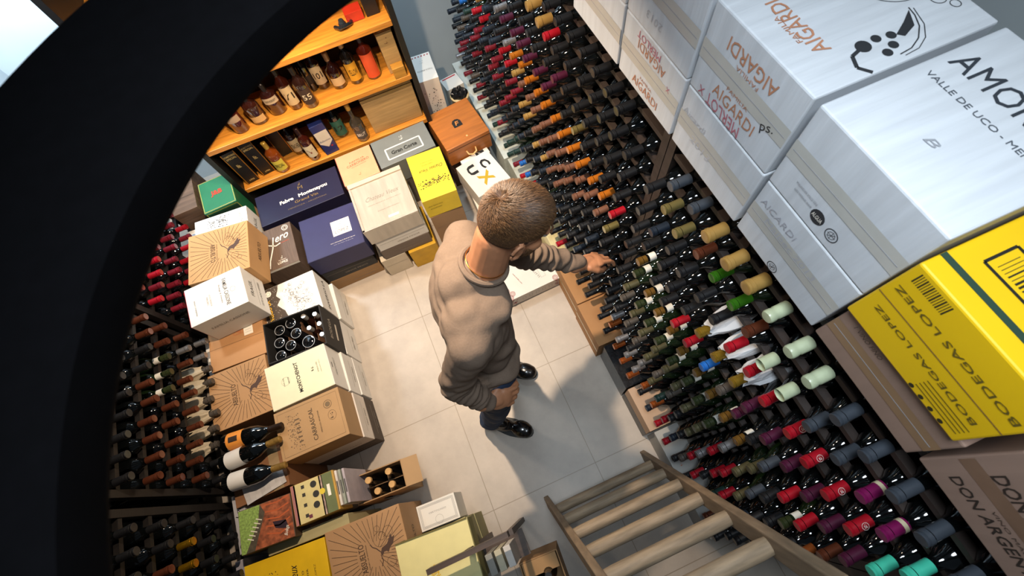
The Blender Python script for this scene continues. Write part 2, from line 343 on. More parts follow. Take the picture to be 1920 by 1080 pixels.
# ================= BOOKCASE =================
bk=empty('bookcase',(-.455,2.445,0)); tag(bk,'black-sided bookcase with honey wooden shelves of spirit bottles against back wall','bookcase')
hw=.625; bs=mat('0d0d0e',.5,var=.1); hon=wood('c08030',.35,(1,14,14))
for s in (-1,1): mb=MB(); mb.box((s*hw,0,.95),(.03,.33,1.9),bs); mb.build('side_panel',bk)
mb=MB(); mb.box((0,.168,.95),(2*hw+.03,.008,1.9),mat('2a1c12',.6)); mb.build('back_panel',bk)
for z in (.44,.79,1.13,1.5):
    mb=MB(); mb.box((0,0,z-.0125),(2*hw-.032,.325,.03),hon,bev=.002); mb.build('shelf',bk)
def spirit(x,y,z,label,name='spirit_bottle',H=.28,R=.038,sq=1.0,body='3a1208',cap='1a1412',lab='d8c9a0',l0=.2,l1=.55,txt=None,tcol='20140c',rz=0,neck=.013,shoulder=.66,tilt=None):
    r=empty(name,(x,y,z),rz); tag(r,label,'bottle','bottles on the wooden shelves')
    gm=mat(body,.08,var=.2,scale=8,coat=.8); mb=MB(); h=H
    pr=[(R*.85,0),(R,.008),(R,h*shoulder-.02),(R*.93,h*shoulder),(R*.5,h*(shoulder+.08)),(neck,h*(shoulder+.13)),(neck,h-.03)]
    mb.lathe(pr,gm,Matrix.Diagonal((1,sq,1,1)),20); mb.build('glass_body',r,True)
    mb=MB(); mb.lathe([(neck*1.12,h-.05),(neck*1.18,h-.004),(neck*.9,h)],mat(cap,.35,.2),None,14); mb.build('cap',r,True)
    n=10; vs=[];lm=mat(lab,.6,var=.06)
    for zz in (h*l0,h*l1):
        for i in range(n+1):
            a=-pi/2-.95+1.9*i/n; vs.append(((R+.0008)*cos(a),(R+.0008)*sq*sin(a),zz))
    mb=MB(); mb.add(vs,[(i,i+1,n+2+i,n+1+i) for i in range(n)],lm); lo=mb.build('paper_label',r,True)
    if txt:
        vs,fs=textmesh(txt,.01); out=[]
        for X,Y in vs:
            a=-pi/2+X*1.3; out.append(((R+.0016)*cos(a),(R+.0016)*sq*sin(a),h*(l0+l1)/2+Y*h*(l1-l0)*.34))
        m2=MB(); m2.add(out,fs,ink(tcol)); m2.build('label_lettering',lo)
    return r
S2=.7935; S3=.4435; S1=1.1335
spirit(-.037,2.385,S2,'round bottle with purple and orange glowing label, rightmost on middle shelf',H=.27,R=.042,body='5a1a0c',lab='d0502a',l0=.06,l1=.62,cap='2a1a30')
spirit(-.139,2.395,S2,'bottle with big yellow label and cork top on middle shelf',H=.27,R=.038,body='14100c',lab='d0992a',l0=.1,l1=.52,cap='b59a78',txt='YELLOW')
spirit(-.238,2.41,S2,'squat rounded bottle with cream band label on middle shelf',H=.22,R=.042,body='2a0f0a',lab='c4a77c',l0=.12,l1=.36,cap='a08060',shoulder=.55)
spirit(-.327,2.45,S2,'dark bourbon bottle with label reading 101 on middle shelf',H=.28,R=.037,body='2a0f0a',lab='c9b48e',l0=.14,l1=.56,txt='101')
spirit(-.423,2.345,S2,'dark bottle marked 55 standing forward on middle shelf',H=.26,R=.038,body='2a1712',lab='3a2a22',l0=.12,l1=.5,txt='55',tcol='cfc0a0')
spirit(-.509,2.375,S2,'slim bottle with tall illustrated cream label on middle shelf',H=.27,R=.036,body='3a150c',lab='c5ad85',l0=.14,l1=.58,txt='71')
spirit(-.612,2.385,S2,'square-shouldered whiskey bottle with white shoulder label on middle shelf',H=.2,R=.046,sq=.75,body='3a1a14',lab='b9a68c',l0=.42,l1=.62,txt='WHISKEY')
spirit(-.722,2.365,S2,'square whiskey bottle with cream strip label left on middle shelf',H=.2,R=.044,sq=.75,body='33160f',lab='c3a06c',l0=.1,l1=.3)
spirit(-.835,2.35,S2,'leftmost flat whiskey bottle on middle shelf beside the black rim',H=.2,R=.042,sq=.7,body='4a1a12',lab='a8927a',l0=.4,l1=.6)
spirit(-.39,2.46,S2,'plain dark bottle behind the 55 bottle on middle shelf',H=.27,R=.034,body='12100e',lab='1f1a18',l0=.2,l1=.4)
spirit(-.261,2.33,S3,'sparkling wine bottle with gold foil neck on bottom shelf',H=.29,R=.04,body='3a342c',lab='4a4440',cap='b08a3a',l0=.1,l1=.34,txt='BRUT',tcol='d8d0c0',name='sparkling_bottle',shoulder=.5)
spirit(-.377,2.43,S3,'dark green whisky bottle with silver-green label on bottom shelf',H=.27,R=.042,body='0f1512',lab='2e6a5c',cap='1a1a1a',l0=.08,l1=.52,txt='12')
spirit(-.586,2.325,S3,'whisky bottle with cream label and red bird on bottom shelf',H=.26,R=.034,body='3a140c',lab='cfc4a4',l0=.14,l1=.5,txt='V',tcol='7a2018',cap='2a1412')
spirit(-.665,2.42,S3,'whisky bottle with cream label behind the red bird bottle',H=.26,R=.036,body='24140c',lab='bfae88',l0=.12,l1=.5,txt='TEACHER')
spirit(-.795,2.335,S3,'amber bottle with yellow label between black gift boxes on bottom shelf',H=.24,R=.04,body='7a3a10',lab='d2c24a',cap='c4a040',l0=.1,l1=.45,txt='SPECIAL')
def giftbox(x,y,z,w,d,h,m,label,rz=0,lines=(),col='d8cfb8',edge=None,cat='gift box'):
    b=Box('gift_box',label,cat,x,y,w,d,z,z+h,rz,m,'gift boxes on the wooden shelves'); f=b.face('front')
    for t,v,ww,hh in lines: f.text(t,0,v,ww,hh,ink(col),bold=.015)
    f.done('printed_lettering',b.o)
    if edge:
        mb=MB(); e=mat(edge,.35,.4); 
        for s in (-1,1): mb.box((s*w/2,-d/2,h/2),(.004,.004,h),e)
        mb.build('gold_edge',b.o)
    return b
bb=mat('14130f',.4,var=.1)
giftbox(-1.0,2.36,S3,.075,.08,.27,bb,'black whisky gift box with gold edges, leftmost on bottom shelf',8,[('SOMETHING',.11,.066,.013),('SPECIAL',.09,.06,.014),('1793',-.11,.03,.012),('No.',.02,.02,.03)],'d0b878','b07820')
giftbox(-.895,2.38,S3,.075,.08,.27,bb,'black whisky gift box with gold edges, second on bottom shelf',8,[('SOMETHING',.11,.066,.013),('SPECIAL',.09,.06,.014),('1793',-.11,.03,.012),('No.',.02,.02,.03)],'d0b878','b07820')
giftbox(-.755,2.47,S3,.075,.08,.27,bb,'black whisky gift box behind the amber bottle on bottom shelf',8,[('SPECIAL',.1,.06,.014)],'d0b878','b07820')
b=giftbox(-.478,2.345,S3,.085,.085,.24,mat('1b2a63',.4),'blue gift box with white shield label on bottom shelf',6); f=b.face('front')
f.poly([(-.04,.07),(.04,.07),(.04,-.02),(0,-.06),(-.04,-.02)],ink('c8c4b8')); f.text('Ballantines',0,-.005,.07,.014,ink('30406a'),shear=.3); f.disc(.02,-.06,.006,ink('a02020')); f.done('shield_label',b.o)
giftbox(-.008,2.40,S1,.09,.07,.05,mat('b03020',.3),'red flat box at the right of top shelf')
giftbox(.085,2.40,S1,.07,.07,.22,mat('16161a',.4),'black box standing on top shelf beside the red one',0,[('17',.07,.02,.015)],'c0a040')
mb=MB(); mb.tube([(-.12,2.36,S1+.012),(-.10,2.33,S1+.02),(-.07,2.33,S1+.022),(-.04,2.35,S1+.012),(-.03,2.38,S1+.01)],.010,mat('1a2026',.2,coat=.5)); mb.lathe([(.016,0),(.02,.02),(.012,.04)],mat('2a3038',.2),Matrix.Translation((-.08,2.36,S1)),12)
tag(mb.build('dark_trinket',smooth=True),'small glossy dark trinket lying on the front of top shelf','ornament')
woodl=wood('a78a5c',.5,(1,14,14),.2)
b=Box('wooden_wine_case','pale wooden wine case on bottom shelf, right end, grain across','wooden box',-.02,2.445,.325,.25,S3,.735,0,woodl,bev=.003); f=b.face('top'); f.speck(0,-.02,.07,.07,30,ink('3a2a1c')); f.done('burnt_emblem',b.o)
mb=MB(); mb.box((0,-.127,.262),(.325,.006,.018),mat('7a6238',.4)); mb.build('lid_edge',b.o)
b=Box('wooden_wine_case','tall pale wooden case standing on middle shelf, right end','wooden box',.095,2.44,.09,.2,S2,1.05,0,woodl,bev=.003); f=b.face('front'); f.speck(0,.08,.04,.04,14,ink('6a4a2c')); f.done('burnt_emblem',b.o)
mb=MB(); mb.box((.008,0,.258),(.08,.19,.004),mat('c9b98a',.5)); mb.build('lid',b.o)
Box('small_wooden_case','small yellowish wooden case before the tall case on middle shelf','wooden box',.1,2.31,.07,.05,S2,.86,0,wood('a8792e',.5),bev=.002)

# ================= FLOOR BOXES =================
KR='a88660'; kraft=card(KR); kraft2=card('a5825c'); whitec=card('dcdad4',.04); tapem=mat('b59e74',.25,var=.06); blackc=card('1b1918'); 
brn=ink('3d2a1a'); bl=ink('15130f'); wh=ink('efe9dc')
def tape(b,face='top',w=.05,along='v',col=tapem,off=0):
    f=b.face(face); 
    W,H=(b.w,b.d) if face=='top' else ((b.d,b.h) if face in('left','right') else (b.w,b.h))
    f.k=.0004
    if along=='v': f.rect(off,0,w,H*.99,col)
    else: f.rect(0,off,W*.99,w,col)
    f.done('packing_tape',b.o)
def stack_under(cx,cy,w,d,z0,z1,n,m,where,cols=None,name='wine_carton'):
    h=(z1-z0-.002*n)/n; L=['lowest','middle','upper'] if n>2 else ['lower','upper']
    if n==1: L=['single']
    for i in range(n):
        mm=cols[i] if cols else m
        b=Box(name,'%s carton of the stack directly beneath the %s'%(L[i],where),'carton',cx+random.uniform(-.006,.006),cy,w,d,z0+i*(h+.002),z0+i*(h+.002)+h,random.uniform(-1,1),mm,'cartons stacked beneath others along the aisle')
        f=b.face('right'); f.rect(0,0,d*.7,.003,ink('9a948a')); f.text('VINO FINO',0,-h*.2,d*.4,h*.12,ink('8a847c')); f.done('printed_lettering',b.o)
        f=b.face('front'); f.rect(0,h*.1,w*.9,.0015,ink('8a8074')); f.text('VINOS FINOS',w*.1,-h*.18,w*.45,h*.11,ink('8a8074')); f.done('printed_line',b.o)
def sunburst(b,rotdir,cx=-.01,cy=-.02):
    """printed rays, lettering and leaping figure on the top"""
    f=b.face('top'); W,D=b.w/2-.006,b.d/2-.006; n=40
    sx,sy=.02*rotdir if 0 else .03,0
    for i in range(n):
        a=2*pi*i/n+.05; c,s=cos(a),sin(a)
        t1=min((W-sx if c>0 else W+sx)/max(abs(c),1e-6),(D)/max(abs(s),1e-6))
        t0=.05 if c<.3 else .03
        if c<-.55: t0=.085
        if (i%2) and t1>.12: t0=max(t0,.07)
        f.line([(sx+c*t0,sy+s*t0),(sx+c*t1*.97,sy+s*t1*.97)],.0018,brn)
    f.text('ABSUELTO',-.03,0,.115,.026,brn,rot=90*rotdir,bold=.004)
    f.text('MALBEC DE MONTANA',-.008,0,.10,.005,brn,rot=90*rotdir)
    for (u,v,r) in ((.07,.06,.016),(.055,.095,.012),(.1,.07,.022),(.09,-.05,.02),(.115,-.07,.012),(.06,.05,.03)): f.ring(u,v,r,.0012,brn)
    # the leaping animal and its tail
    f.poly([(.05,-.005),(.06,.014),(.085,.022),(.10,.04),(.108,.058),(.113,.04),(.125,.045),(.118,.028),(.112,.015),(.095,.004),(.085,-.012),(.078,-.004),(.066,-.004),(.056,-.018)],ink('4a3428'),.0005)
    f.line([(.052,.0),(.035,.02),(.02,.03),(.012,.045)],.004,ink('4a3428')); f.line([(.05,-.01),(.055,-.035),(.045,-.055)],.0035,ink('4a3428'))
    f.done('printed_sunburst',b.o)
    f=b.face('right'); f.text('ABSUELTO',0,0,.12,.03,brn,rot=0); f.done('printed_lettering',b.o)
# left column stacks
b=Box('sunburst_carton','kraft sunburst carton, farthest one, beside the brown white-scripted box','carton',-1.189,1.764,.335,.305,.42,.62,-7,card('b98f5e')); sunburst(b,-1)
stack_under(-1.25,1.77,.26,.26,.001,.42,2,kraft,'farthest sunburst carton')
b=Box('winery_carton','white carton with red edge and rotated brown lettering on the left pile','carton',-1.218,1.474,.30,.225,.455,.66,3,whitec)
f=b.face('top'); g=ink('6a6258')
f.text('FAMILIA CASSONE',.055,0,.16,.022,ink('4a4640'),rot=-90,bold=.002); f.text('Bodega & Vinedos',.025,0,.11,.010,g,rot=-90); f.ring(.09,0,.014,.0012,g); f.text('MALBEC',-.045,-.01,.05,.01,ink('a8a098'),rot=-90); f.text('LA FLORENCIA',-.03,-.01,.07,.009,ink('a8a098'),rot=-90); f.text('PRODUCT OF ARGENTINA',-.11,-.02,.09,.007,g,rot=-90); f.done('printed_lettering',b.o)
f=b.face('right'); f.text('FRAGIL',0,.04,.1,.03,ink('504c46')); f.rect(0,-.01,.17,.002,g); f.text('ESTE LADO ARRIBA',0,-.04,.15,.018,ink('77726a')); f.done('printed_lettering',b.o)
f=b.face('front'); f.text('FAMILIA CASSONE',0,.02,.2,.018,ink('77726a')); f.done('printed_lettering',b.o)
mb=MB(); mb.box((-.1515,0,.1025),(.002,.22,.2),mat('a8202c',.6)); mb.build('red_edge',b.o)
stack_under(-1.22,1.526,.2,.13,.001,.453,2,whitec,'white red-edged carton')
stack_under(-1.255,1.30,.31,.245,.001,.22,1,kraft,'plain tan shipping carton')
b=Box('shipping_carton','plain tan cardboard carton with white address label and red stamp','carton',-1.275,1.303,.30,.248,.224,.45,-2.5,card('b38457'))
f=b.face('top'); f.rect(.07,.06,.05,.085,wh); 
for i in range(5): f.line([(.052,.09-i*.014),(.088,.09-i*.014)],.0012,ink('8a8a8a'))
f.frame(.015,.055,.05,.03,.0015,ink('b5502c')); f.text('FRAGIL',.015,.055,.038,.012,ink('b5502c'),rot=-20); f.done('stickers',b.o)
f=b.face('top'); f.line([(-.148,0),(.148,0)],.0015,ink('6d5236')); f.done('flap_seam',b.o)
b=Box('sunburst_carton','kraft sunburst carton between tan carton and cream-topped box','carton',-1.303,1.019,.312,.308,.2,.45,-1,card('ab8359')); sunburst(b,1)
stack_under(-1.3,1.02,.3,.3,.001,.2,1,kraft,'sunburst carton beside the cream-topped box')
b=Box('winery_carton','cream-topped carton with bold black lettering on the left pile, white sides','carton',-.988,.963,.325,.236,.30,.47,1,whitec)
f=b.face('top'); cr=mat('d9d6b6',.6,var=.03); f.rect(0,0,.321,.232,cr); f.k=.001
f.text('MONTCHENOT',-.005,0,.165,.020,bl,rot=90,bold=.02); f.speck(.075,.01,.024,.02,25,ink('3a382c')); f.text('BODEGAS LOPEZ',.1,.01,.055,.006,ink('5a584c'),rot=90); f.text('GRAN VINO TINTO',.115,.01,.07,.004,ink('7a786c'),rot=90)
f.text('GRAN VINO',-.055,.005,.035,.006,bl,rot=90); f.text('750 ML',-.08,.005,.05,.006,ink('5a584c'),rot=90); f.ring(-.07,.005,.022,.0008,ink('7a786c')); f.done('printed_top',b.o)
f=b.face('right'); f.text('MONTCHENOT',0,.02,.1,.018,ink('8a8a84')); f.rect(0,.055,.03,.01,ink('6a6a66')); f.done('printed_lettering',b.o)
mb=MB(); mb.box((0,-.1185,.165),(.325,.002,.006),card('8a8048')); mb.build('lid_edge',b.o)
stack_under(-.975,.963,.33,.236,.001,.30,2,whitec,'cream-topped carton')
b=Box('winery_carton','kraft carton with printed building, end of the left pile','carton',-.985,.708,.335,.246,.30,.47,0,card('a5845c'))
f=b.face('top'); c4=ink('4a3a28'); f.text('CARRASCAL',.01,-.005,.16,.022,c4,rot=90,bold=.008); f.text('MENDOZA ARGENTINA',.045,-.005,.11,.007,c4,rot=90)
f.frame(0,0,.305,.215,.0012,ink('6d5a40')); f.speck(-.08,-.01,.07,.19,170,ink('6a5640'),seed=4); f.speck(-.08,.03,.05,.1,70,ink('5a4834'),.001,.003,seed=9)
for i in range(6): f.rect(-.06,-.06+i*.022,.02,.006,ink('5a4834'),k=.0006)
f.ring(.1,.06,.02,.002,c4); f.disc(.1,.06,.013,ink('6d5a40')); f.ring(.11,.0,.02,.0012,c4,ry=.024); f.speck(.11,0,.03,.03,20,c4); f.text('750 ML',-.135,.05,.03,.006,c4,rot=90); f.done('printed_building',b.o)
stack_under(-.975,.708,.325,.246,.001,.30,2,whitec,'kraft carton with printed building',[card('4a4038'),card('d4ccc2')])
# inverso carton
b=Box('winery_carton','illustrated black and white carton with yellow letters','carton',-.966,1.447,.318,.252,.2,.40,1.3,whitec)
f=b.face('top'); f.rect(-.095,0,.12,.248,mat('4a4038',.7)); f.k=.001; yl=ink('d9a92c'); 
f.poly([(-.05,.124),(-.06,.09),(-.075,.06),(-.055,.03),(-.08,.0),(-.06,-.03),(-.045,-.05),(-.03,-.124),(.0,-.124),(.0,.124)],mat('dcdad4',.7),.0001)
f.text('INVERSO LA',-.125,-.03,.16,.024,yl,rot=90,bold=.03); f.disc(-.115,.09,.018,wh,k=.0006); f.ring(-.115,.09,.01,.0015,ink('4a4038'),k=.0009)
R=random.Random(3)
for i in range(70): f.disc(R.uniform(-.15,-.04),R.uniform(-.12,.12),.0013,wh,6,k=.0001)
for i in range(60):
    u,v=R.gauss(.03,.04),R.gauss(.01,.05)
    if abs(v)<.115 and -.03<u<.12: f.ring(u,v,R.uniform(.004,.016),.0009,ink('3a3632'),9,k=.0007)
f.speck(.03,.0,.12,.2,60,ink('2a2622'),.001,.003,seed=8); f.done('printed_illustration',b.o)
f=b.face('right'); f.text('INVERSO LA',0,0,.2,.03,ink('2a2622')); f.done('printed_lettering',b.o)
stack_under(-.955,1.447,.32,.25,.001,.2,1,whitec,'illustrated black and white carton')
# open black display case
def tray(name,label,cat,cx,cy,w,d,z0,z1,yaw,m,t=.006,inner=None):
    r=empty(name,(cx,cy,z0),radians(yaw)); tag(r,label,cat); h=z1-z0; mi=inner or m
    mb=MB(); mb.box((0,0,t/2),(w,d,t),m); mb.box((-w/2+t/2,0,h/2),(t,d,h),m); mb.box((w/2-t/2,0,h/2),(t,d,h),m); mb.box((0,-d/2+t/2,h/2),(w-2*t,t,h),m); mb.box((0,d/2-t/2,h/2),(w-2*t,t,h),m)
    mb.build('case_body',r); return r
r=tray('open_wine_case','open black wine case holding upturned glasses and small bottles','open case',-.962,1.2,.315,.232,.22,.47,-3,blackc)
for i,(u,v,w2,d2) in enumerate(((0,0,.003,.215),(-.08,0,.003,.215),(.08,0,.003,.215))): 
    mb=MB(); mb.box((u,v,.08),(w2,d2,.14),card('6a4a34')); mb.build('divider',r)
f=Face(frameM((.1575,0,.125),(0,1,0),(0,0,1))); f.text('BODEGA',0,.04,.12,.03,ink('b0a898')); f.rect(0,-.04,.1,.02,ink('c8c0b0')); f.done('printed_lettering',r)
stack_under(-.965,1.2,.31,.23,.001,.22,1,whitec,'open black wine case')
gl=mat('1c1d20',.05,var=.02,coat=1); rim=mat('c9cdd2',.1,.3)
for k,(x,y) in enumerate([(-.985,1.29),(-1.05,1.275),(-.969,1.22),(-1.065,1.205),(-1.01,1.165),(-1.072,1.13),(-.915,1.145)]):
    o=empty('wine_glass',(x,y,.232)); tag(o,['wine glass in the open black case, nearest illustrated carton','wine glass in the open black case, second of back row','wine glass at the middle of the open black case','wine glass at left edge of open black case','wine glass left of the large glass in black case','wine glass in black case corner nearest sunburst carton','largest wine glass in black case beside cream-topped carton'][k],'wine glass','wine glasses in the open black case')
    s=1.15 if k==6 else .95; mb=MB(); mb.lathe([(.026*s,0),(.03*s,.03),(.031*s,.1),(.0285*s,.2)],gl,None,24); mb.build('bowl',o,True)
    mb=MB(); mb.tube([(.0285*s*cos(2*pi*i/24),.0285*s*sin(2*pi*i/24),.2) for i in range(24)],.0013,rim,6,True); mb.build('rim',o,True)
    mb=MB(); mb.lathe([(.027*s,.2005),(.012*s,.2015),(.004,.206)],mat('0a0b0d',.03,coat=1),None,24); mb.build('hollow_inside',o,True)
for k,(x,y) in enumerate([(-.907,1.295),(-.845,1.28),(-.835,1.215),(-.892,1.215),(-.835,1.15)]):
    mb=MB(); mb.lathe([(.022,0),(.024,.01),(.024,.12),(.013,.15),(.012,.2)],mat('2a1612',.1,coat=.5),None,14); o=mb.build('small_bottle',smooth=True); o.location=(x,y,.232)
    tag(o,['silver-topped bottle in black case by the illustrated carton','silver-topped bottle in the far right corner of black case','silver-topped bottle at the right side of black case','silver-topped bottle in the middle of black case','silver-topped bottle in the near right corner of black case'][k],'bottle','silver-topped bottles in the open black case')
    mb=MB(); mb.lathe([(.013,.17),(.0138,.205),(.012,.21)],mat('b8b4ae',.3,.6),None,12); mb.build('cap',o,True)
# xero, lopez, fabre, casona, jb
b=Box('winery_carton','brown wooden-look carton with white script, beside navy case','carton',-.978,1.82,.225,.29,.2,.40,-.5,mat('5c4a3d',.6,var=.2,scale=10,stretch=(10,1,1)))
f=b.face('top'); f.line([(-.07,.06),(-.04,.03),(0,.01),(.03,.02)],.007,wh); f.line([(-.005,.075),(-.02,.0),(-.05,-.08),(-.06,-.13)],.007,wh); f.text('ero',.045,.055,.085,.035,wh,rot=8,shear=.4,bold=.01); f.text('MALBEC',.06,.02,.05,.006,ink('c04a30'),rot=6)
f.ring(.075,.115,.018,.003,wh); f.ring(.075,.115,.01,.002,wh); f.text('LOPEZ',.02,-.115,.06,.015,wh,bold=.01); f.text('BODEGAS',.02,-.098,.045,.006,wh); f.speck(.02,-.078,.02,.014,14,wh,.001,.003); f.done('printed_lettering',b.o)
f=b.face('front'); f.rect(0,.09,.22,.018,wh); f.done('white_edge',b.o)
stack_under(-.975,1.82,.225,.29,.001,.2,1,card('7d6347'),'brown white-scripted carton')
b=Box('winery_carton','navy blue case with white square label','carton',-.645,1.775,.35,.305,.24,.40,-1.7,mat('2b2b55',.55,var=.06))
f=b.face('top'); f.rect(.065,.01,.115,.105,wh,k=.0001); f.text('LOPEZ',.065,-.015,.085,.022,ink('5a5a60'),k if 0 else 0,bold=.005); f.text('BODEGAS',.065,.008,.07,.012,ink('6a6a70')); f.speck(.065,.04,.03,.02,20,ink('5a5a60'),.001,.003); f.text('desde 1898 bodega de Mendoza Argentina',.055,-.085,.15,.006,wh); f.text('vino fino tinto de guarda',.055,-.1,.12,.005,ink('b0b0c0')); f.frame(0,0,.345,.30,.002,ink('20203f')); f.done('printed_label',b.o)
f=b.face('left'); f.line([(-.03,-.05),(.03,.05)],.004,wh); f.line([(.03,-.05),(-.03,.05)],.003,wh); f.text('ero',.08,.02,.06,.03,wh); f.done('printed_lettering',b.o)
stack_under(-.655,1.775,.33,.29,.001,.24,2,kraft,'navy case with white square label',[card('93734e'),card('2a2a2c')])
b=Box('paper_sleeved_carton','pale carton under the silver box stack, facing the aisle','carton',-.383,1.72,.16,.3,.001,.2,0,card('c9bda8'))
f=b.face('front'); f.rect(0,.02,.15,.002,ink('9a8f7c')); f.done('printed_line',b.o)
b=Box('winery_carton','large dark navy case with white title below the bookcase shelf','carton',-.768,2.12,.535,.235,.22,.40,.6,mat('1b1a36',.45,var=.06))
f=b.face('top'); f.text('Fabre   Montmayou',.03,.0,.31,.034,wh,rot=2,bold=.03); f.disc(-.055,.0,.007,wh,4); f.text('Grand Vin',.04,-.035,.15,.02,ink('8d7038')); f.text('MENDOZA - ARGENTINA',.04,-.07,.25,.010,ink('6a5a48')); f.text('M',.02,.06,.03,.025,ink('7d6534')); f.speck(.02,.09,.025,.014,14,ink('8d7038')); f.done('printed_lettering',b.o)
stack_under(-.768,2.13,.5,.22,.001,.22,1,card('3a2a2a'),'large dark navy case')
b=Box('winery_carton','white carton with engraved tree print half hidden behind sunburst carton','carton',-1.214,2.035,.315,.175,.3,.5,-4,whitec)
f=b.face('top'); f.speck(-.02,.03,.12,.07,160,ink('3a3a3a'),seed=12); f.speck(.02,.04,.06,.06,80,ink('1a1a1a'),seed=13); f.text('CASONA',.12,.02,.1,.018,ink('9a9a96'),rot=-80); f.done('printed_tree',b.o)
f=b.face('right'); f.text('FRAGIL',0,.02,.1,.03,ink('6a6a6a')); f.done('printed_lettering',b.o)
stack_under(-1.214,2.035,.3,.17,.001,.3,1,whitec,'white engraved tree carton')
gr=mat('1f6b45',.45,var=.06)
b=Box('whisky_carton','green whisky carton with red letters and gold edges','carton',-1.195,2.27,.2,.24,.3,.52,3,gr)
f=b.face('top'); f.text('J&B',0,0,.07,.045,ink('c8321f'),bold=.03); f.frame(0,0,.19,.23,.003,ink('b8a24c')); f.done('printed_lettering',b.o)
f=b.face('front'); f.rect(0,0,.18,.17,mat('1a3a2a',.4)); f.frame(0,0,.19,.19,.003,ink('b8a24c')); f.k=.001; f.speck(.02,0,.05,.03,24,ink('a0563a'),.002,.005); f.done('printed_emblem',b.o)
stack_under(-1.195,2.27,.2,.24,.001,.3,1,kraft,'green whisky carton')
b=Box('winery_carton','grey case with white ornate frame near the bookcase','carton',-.052,2.15,.365,.225,.27,.45,2.4,mat('6f7472',.5,var=.05))
f=b.face('top'); f.frame(.0,-.03,.23,.085,.009,ink('d8d8d2')); 
for i in range(40):
    a=i/40*2*pi; 
for i in range(24): f.disc(-.115+i*.01,.0125,.0035,ink('d8d8d2'),6,k=.0006); f.disc(-.115+i*.01,-.0725,.0035,ink('d8d8d2'),6,k=.0006)
f.text('Gran Corte',0,-.03,.17,.03,ink('1c1e1e'),bold=.03); f.speck(.01,.06,.04,.035,30,ink('d8d8d2'),.001,.004); f.done('printed_frame',b.o)
stack_under(-.052,2.15,.36,.22,.001,.27,1,card('5a5248'),'grey case with ornate frame')
b=Box('winery_carton','salmon case between navy and grey cases','carton',-.360,2.13,.23,.24,.27,.45,1.4,mat('d09a74',.55,var=.04))
f=b.face('top'); f.text('FAMILIA',.01,.04,.1,.013,ink('8a5438'),rot=6); f.text('CARBONERO',.01,.018,.15,.018,ink('8a5438'),rot=6,bold=.003); f.text('Vinos Finos de Mendoza',.01,-.002,.1,.007,ink('9a6448'),rot=6); f.speck(.0,-.07,.03,.015,14,ink('a8744e')); f.done('printed_lettering',b.o)
mb=MB(); mb.box((-.116,0,.09),(.002,.236,.18),mat('8a2020',.6)); mb.build('red_side',b.o)
stack_under(-.36,2.13,.225,.235,.001,.27,1,kraft,'salmon case')
b=Box('metallic_gift_case','shiny silver case in clear wrap, topmost in aisle','carton',-.276,1.737,.325,.345,.42,.55,.3,mat('b9b2a6',.28,.25,var=.12,scale=5,bump=.3,stretch=(6,1,1)))
f=b.face('top'); f.text('Chateau Vieux',.01,.03,.2,.03,ink('8a847a'),shear=.4); f.text('GRAN RESERVA EXTRA BRUT',.01,-.015,.2,.006,ink('8f8a80')); f.text('BODEGAS LOPEZ MENDOZA',.02,-.07,.13,.006,ink('8f8a80')); f.rect(.03,-.13,.06,.014,wh); f.done('printed_lettering',b.o)
mb=MB(); mb.box((0,.158,.135),(.325,.03,.010),mat('bfae9c',.35)); mb.box((0,-.165,.133),(.325,.014,.006),mat('a8a096',.3)); mb.box((-.157,0,.133),(.012,.34,.006),mat('a8a096',.3)); mb.build('plastic_rim',b.o)
b=Box('winery_carton','yellow carton with torn flaps beneath the shiny silver case','carton',-.19,1.70,.18,.30,.001,.2,-1,mat('c79a1c',.6)); 
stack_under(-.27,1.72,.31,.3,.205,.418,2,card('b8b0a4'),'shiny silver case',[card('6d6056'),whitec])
yel=mat('dfc42c',.55,var=.05)
b=Box('winery_carton','yellow carton with black engraving behind the mans head, left side','carton',.036,1.815,.213,.345,.33,.5,-2.2,yel)
f=b.face('top'); f.text('Chateau Vieux',.01,.035,.15,.024,ink('3f3a14'),rot=183,shear=.3); f.text('VINO TINTO',0,.075,.07,.008,ink('6f6620'),rot=180); f.text('GRAN RESERVA',0,.095,.08,.006,ink('8f8430'),rot=180)
f.speck(0,-.06,.19,.055,230,ink('1a1a0c'),.001,.005,seed=21); f.done('printed_engraving',b.o)
f=b.face('front'); f.rect(.06,.03,.0,.0,bl) if 0 else None; f.text('VINO TINTO FINO',-.04,.02,.09,.012,ink('8a7a1c')); f.text('BODEGAS',-.04,-.005,.07,.01,ink('8a7a1c')); f.done('printed_lettering',b.o)
stack_under(.036,1.815,.21,.34,.001,.328,1,card('97795a'),'yellow carton with black engraving')
orw=wood('a86428',.4,(1,10,10),.18)
b=Box('wooden_gift_case','orange-brown wooden case with black arched emblem and rope handle','wooden box',.321,2.184,.305,.33,.26,.41,6,orw,bev=.004)
f=b.face('top'); f.poly([(-.03,-.03),(.03,-.03),(.03,.015),(.018,.032),(0,.037),(-.018,.032),(-.03,.015)],ink('14110f')); f.k=.001; f.text('F',.0,.0,.022,.035,ink('c47c38'),rot=-12,bold=.02); f.disc(.01,-.125,.006,ink('e0b478')); f.done('arched_emblem',b.o)
mb=MB(); mb.tube([(-.03,-.166,.07),(-.025,-.19,.06),(0,-.2,.055),(.03,-.19,.06),(.035,-.166,.07)],.005,mat('d6ae74',.7)); mb.build('rope_handle',b.o,True)
mb=MB(); mb.box((0,-.1655,.122),(.3,.002,.003),ink('3d220e')); mb.build('lid_gap',b.o)
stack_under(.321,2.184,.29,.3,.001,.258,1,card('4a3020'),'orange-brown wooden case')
b=Box('winery_carton','tall white carton with red band pattern leaning against back wall','carton',.262,2.51,.13,.24,.3,.62,-4,whitec)
f=b.face('top'); 
for i in range(6): f.disc(-.05+i*.02,.1,.006,ink('9a2030'),6)
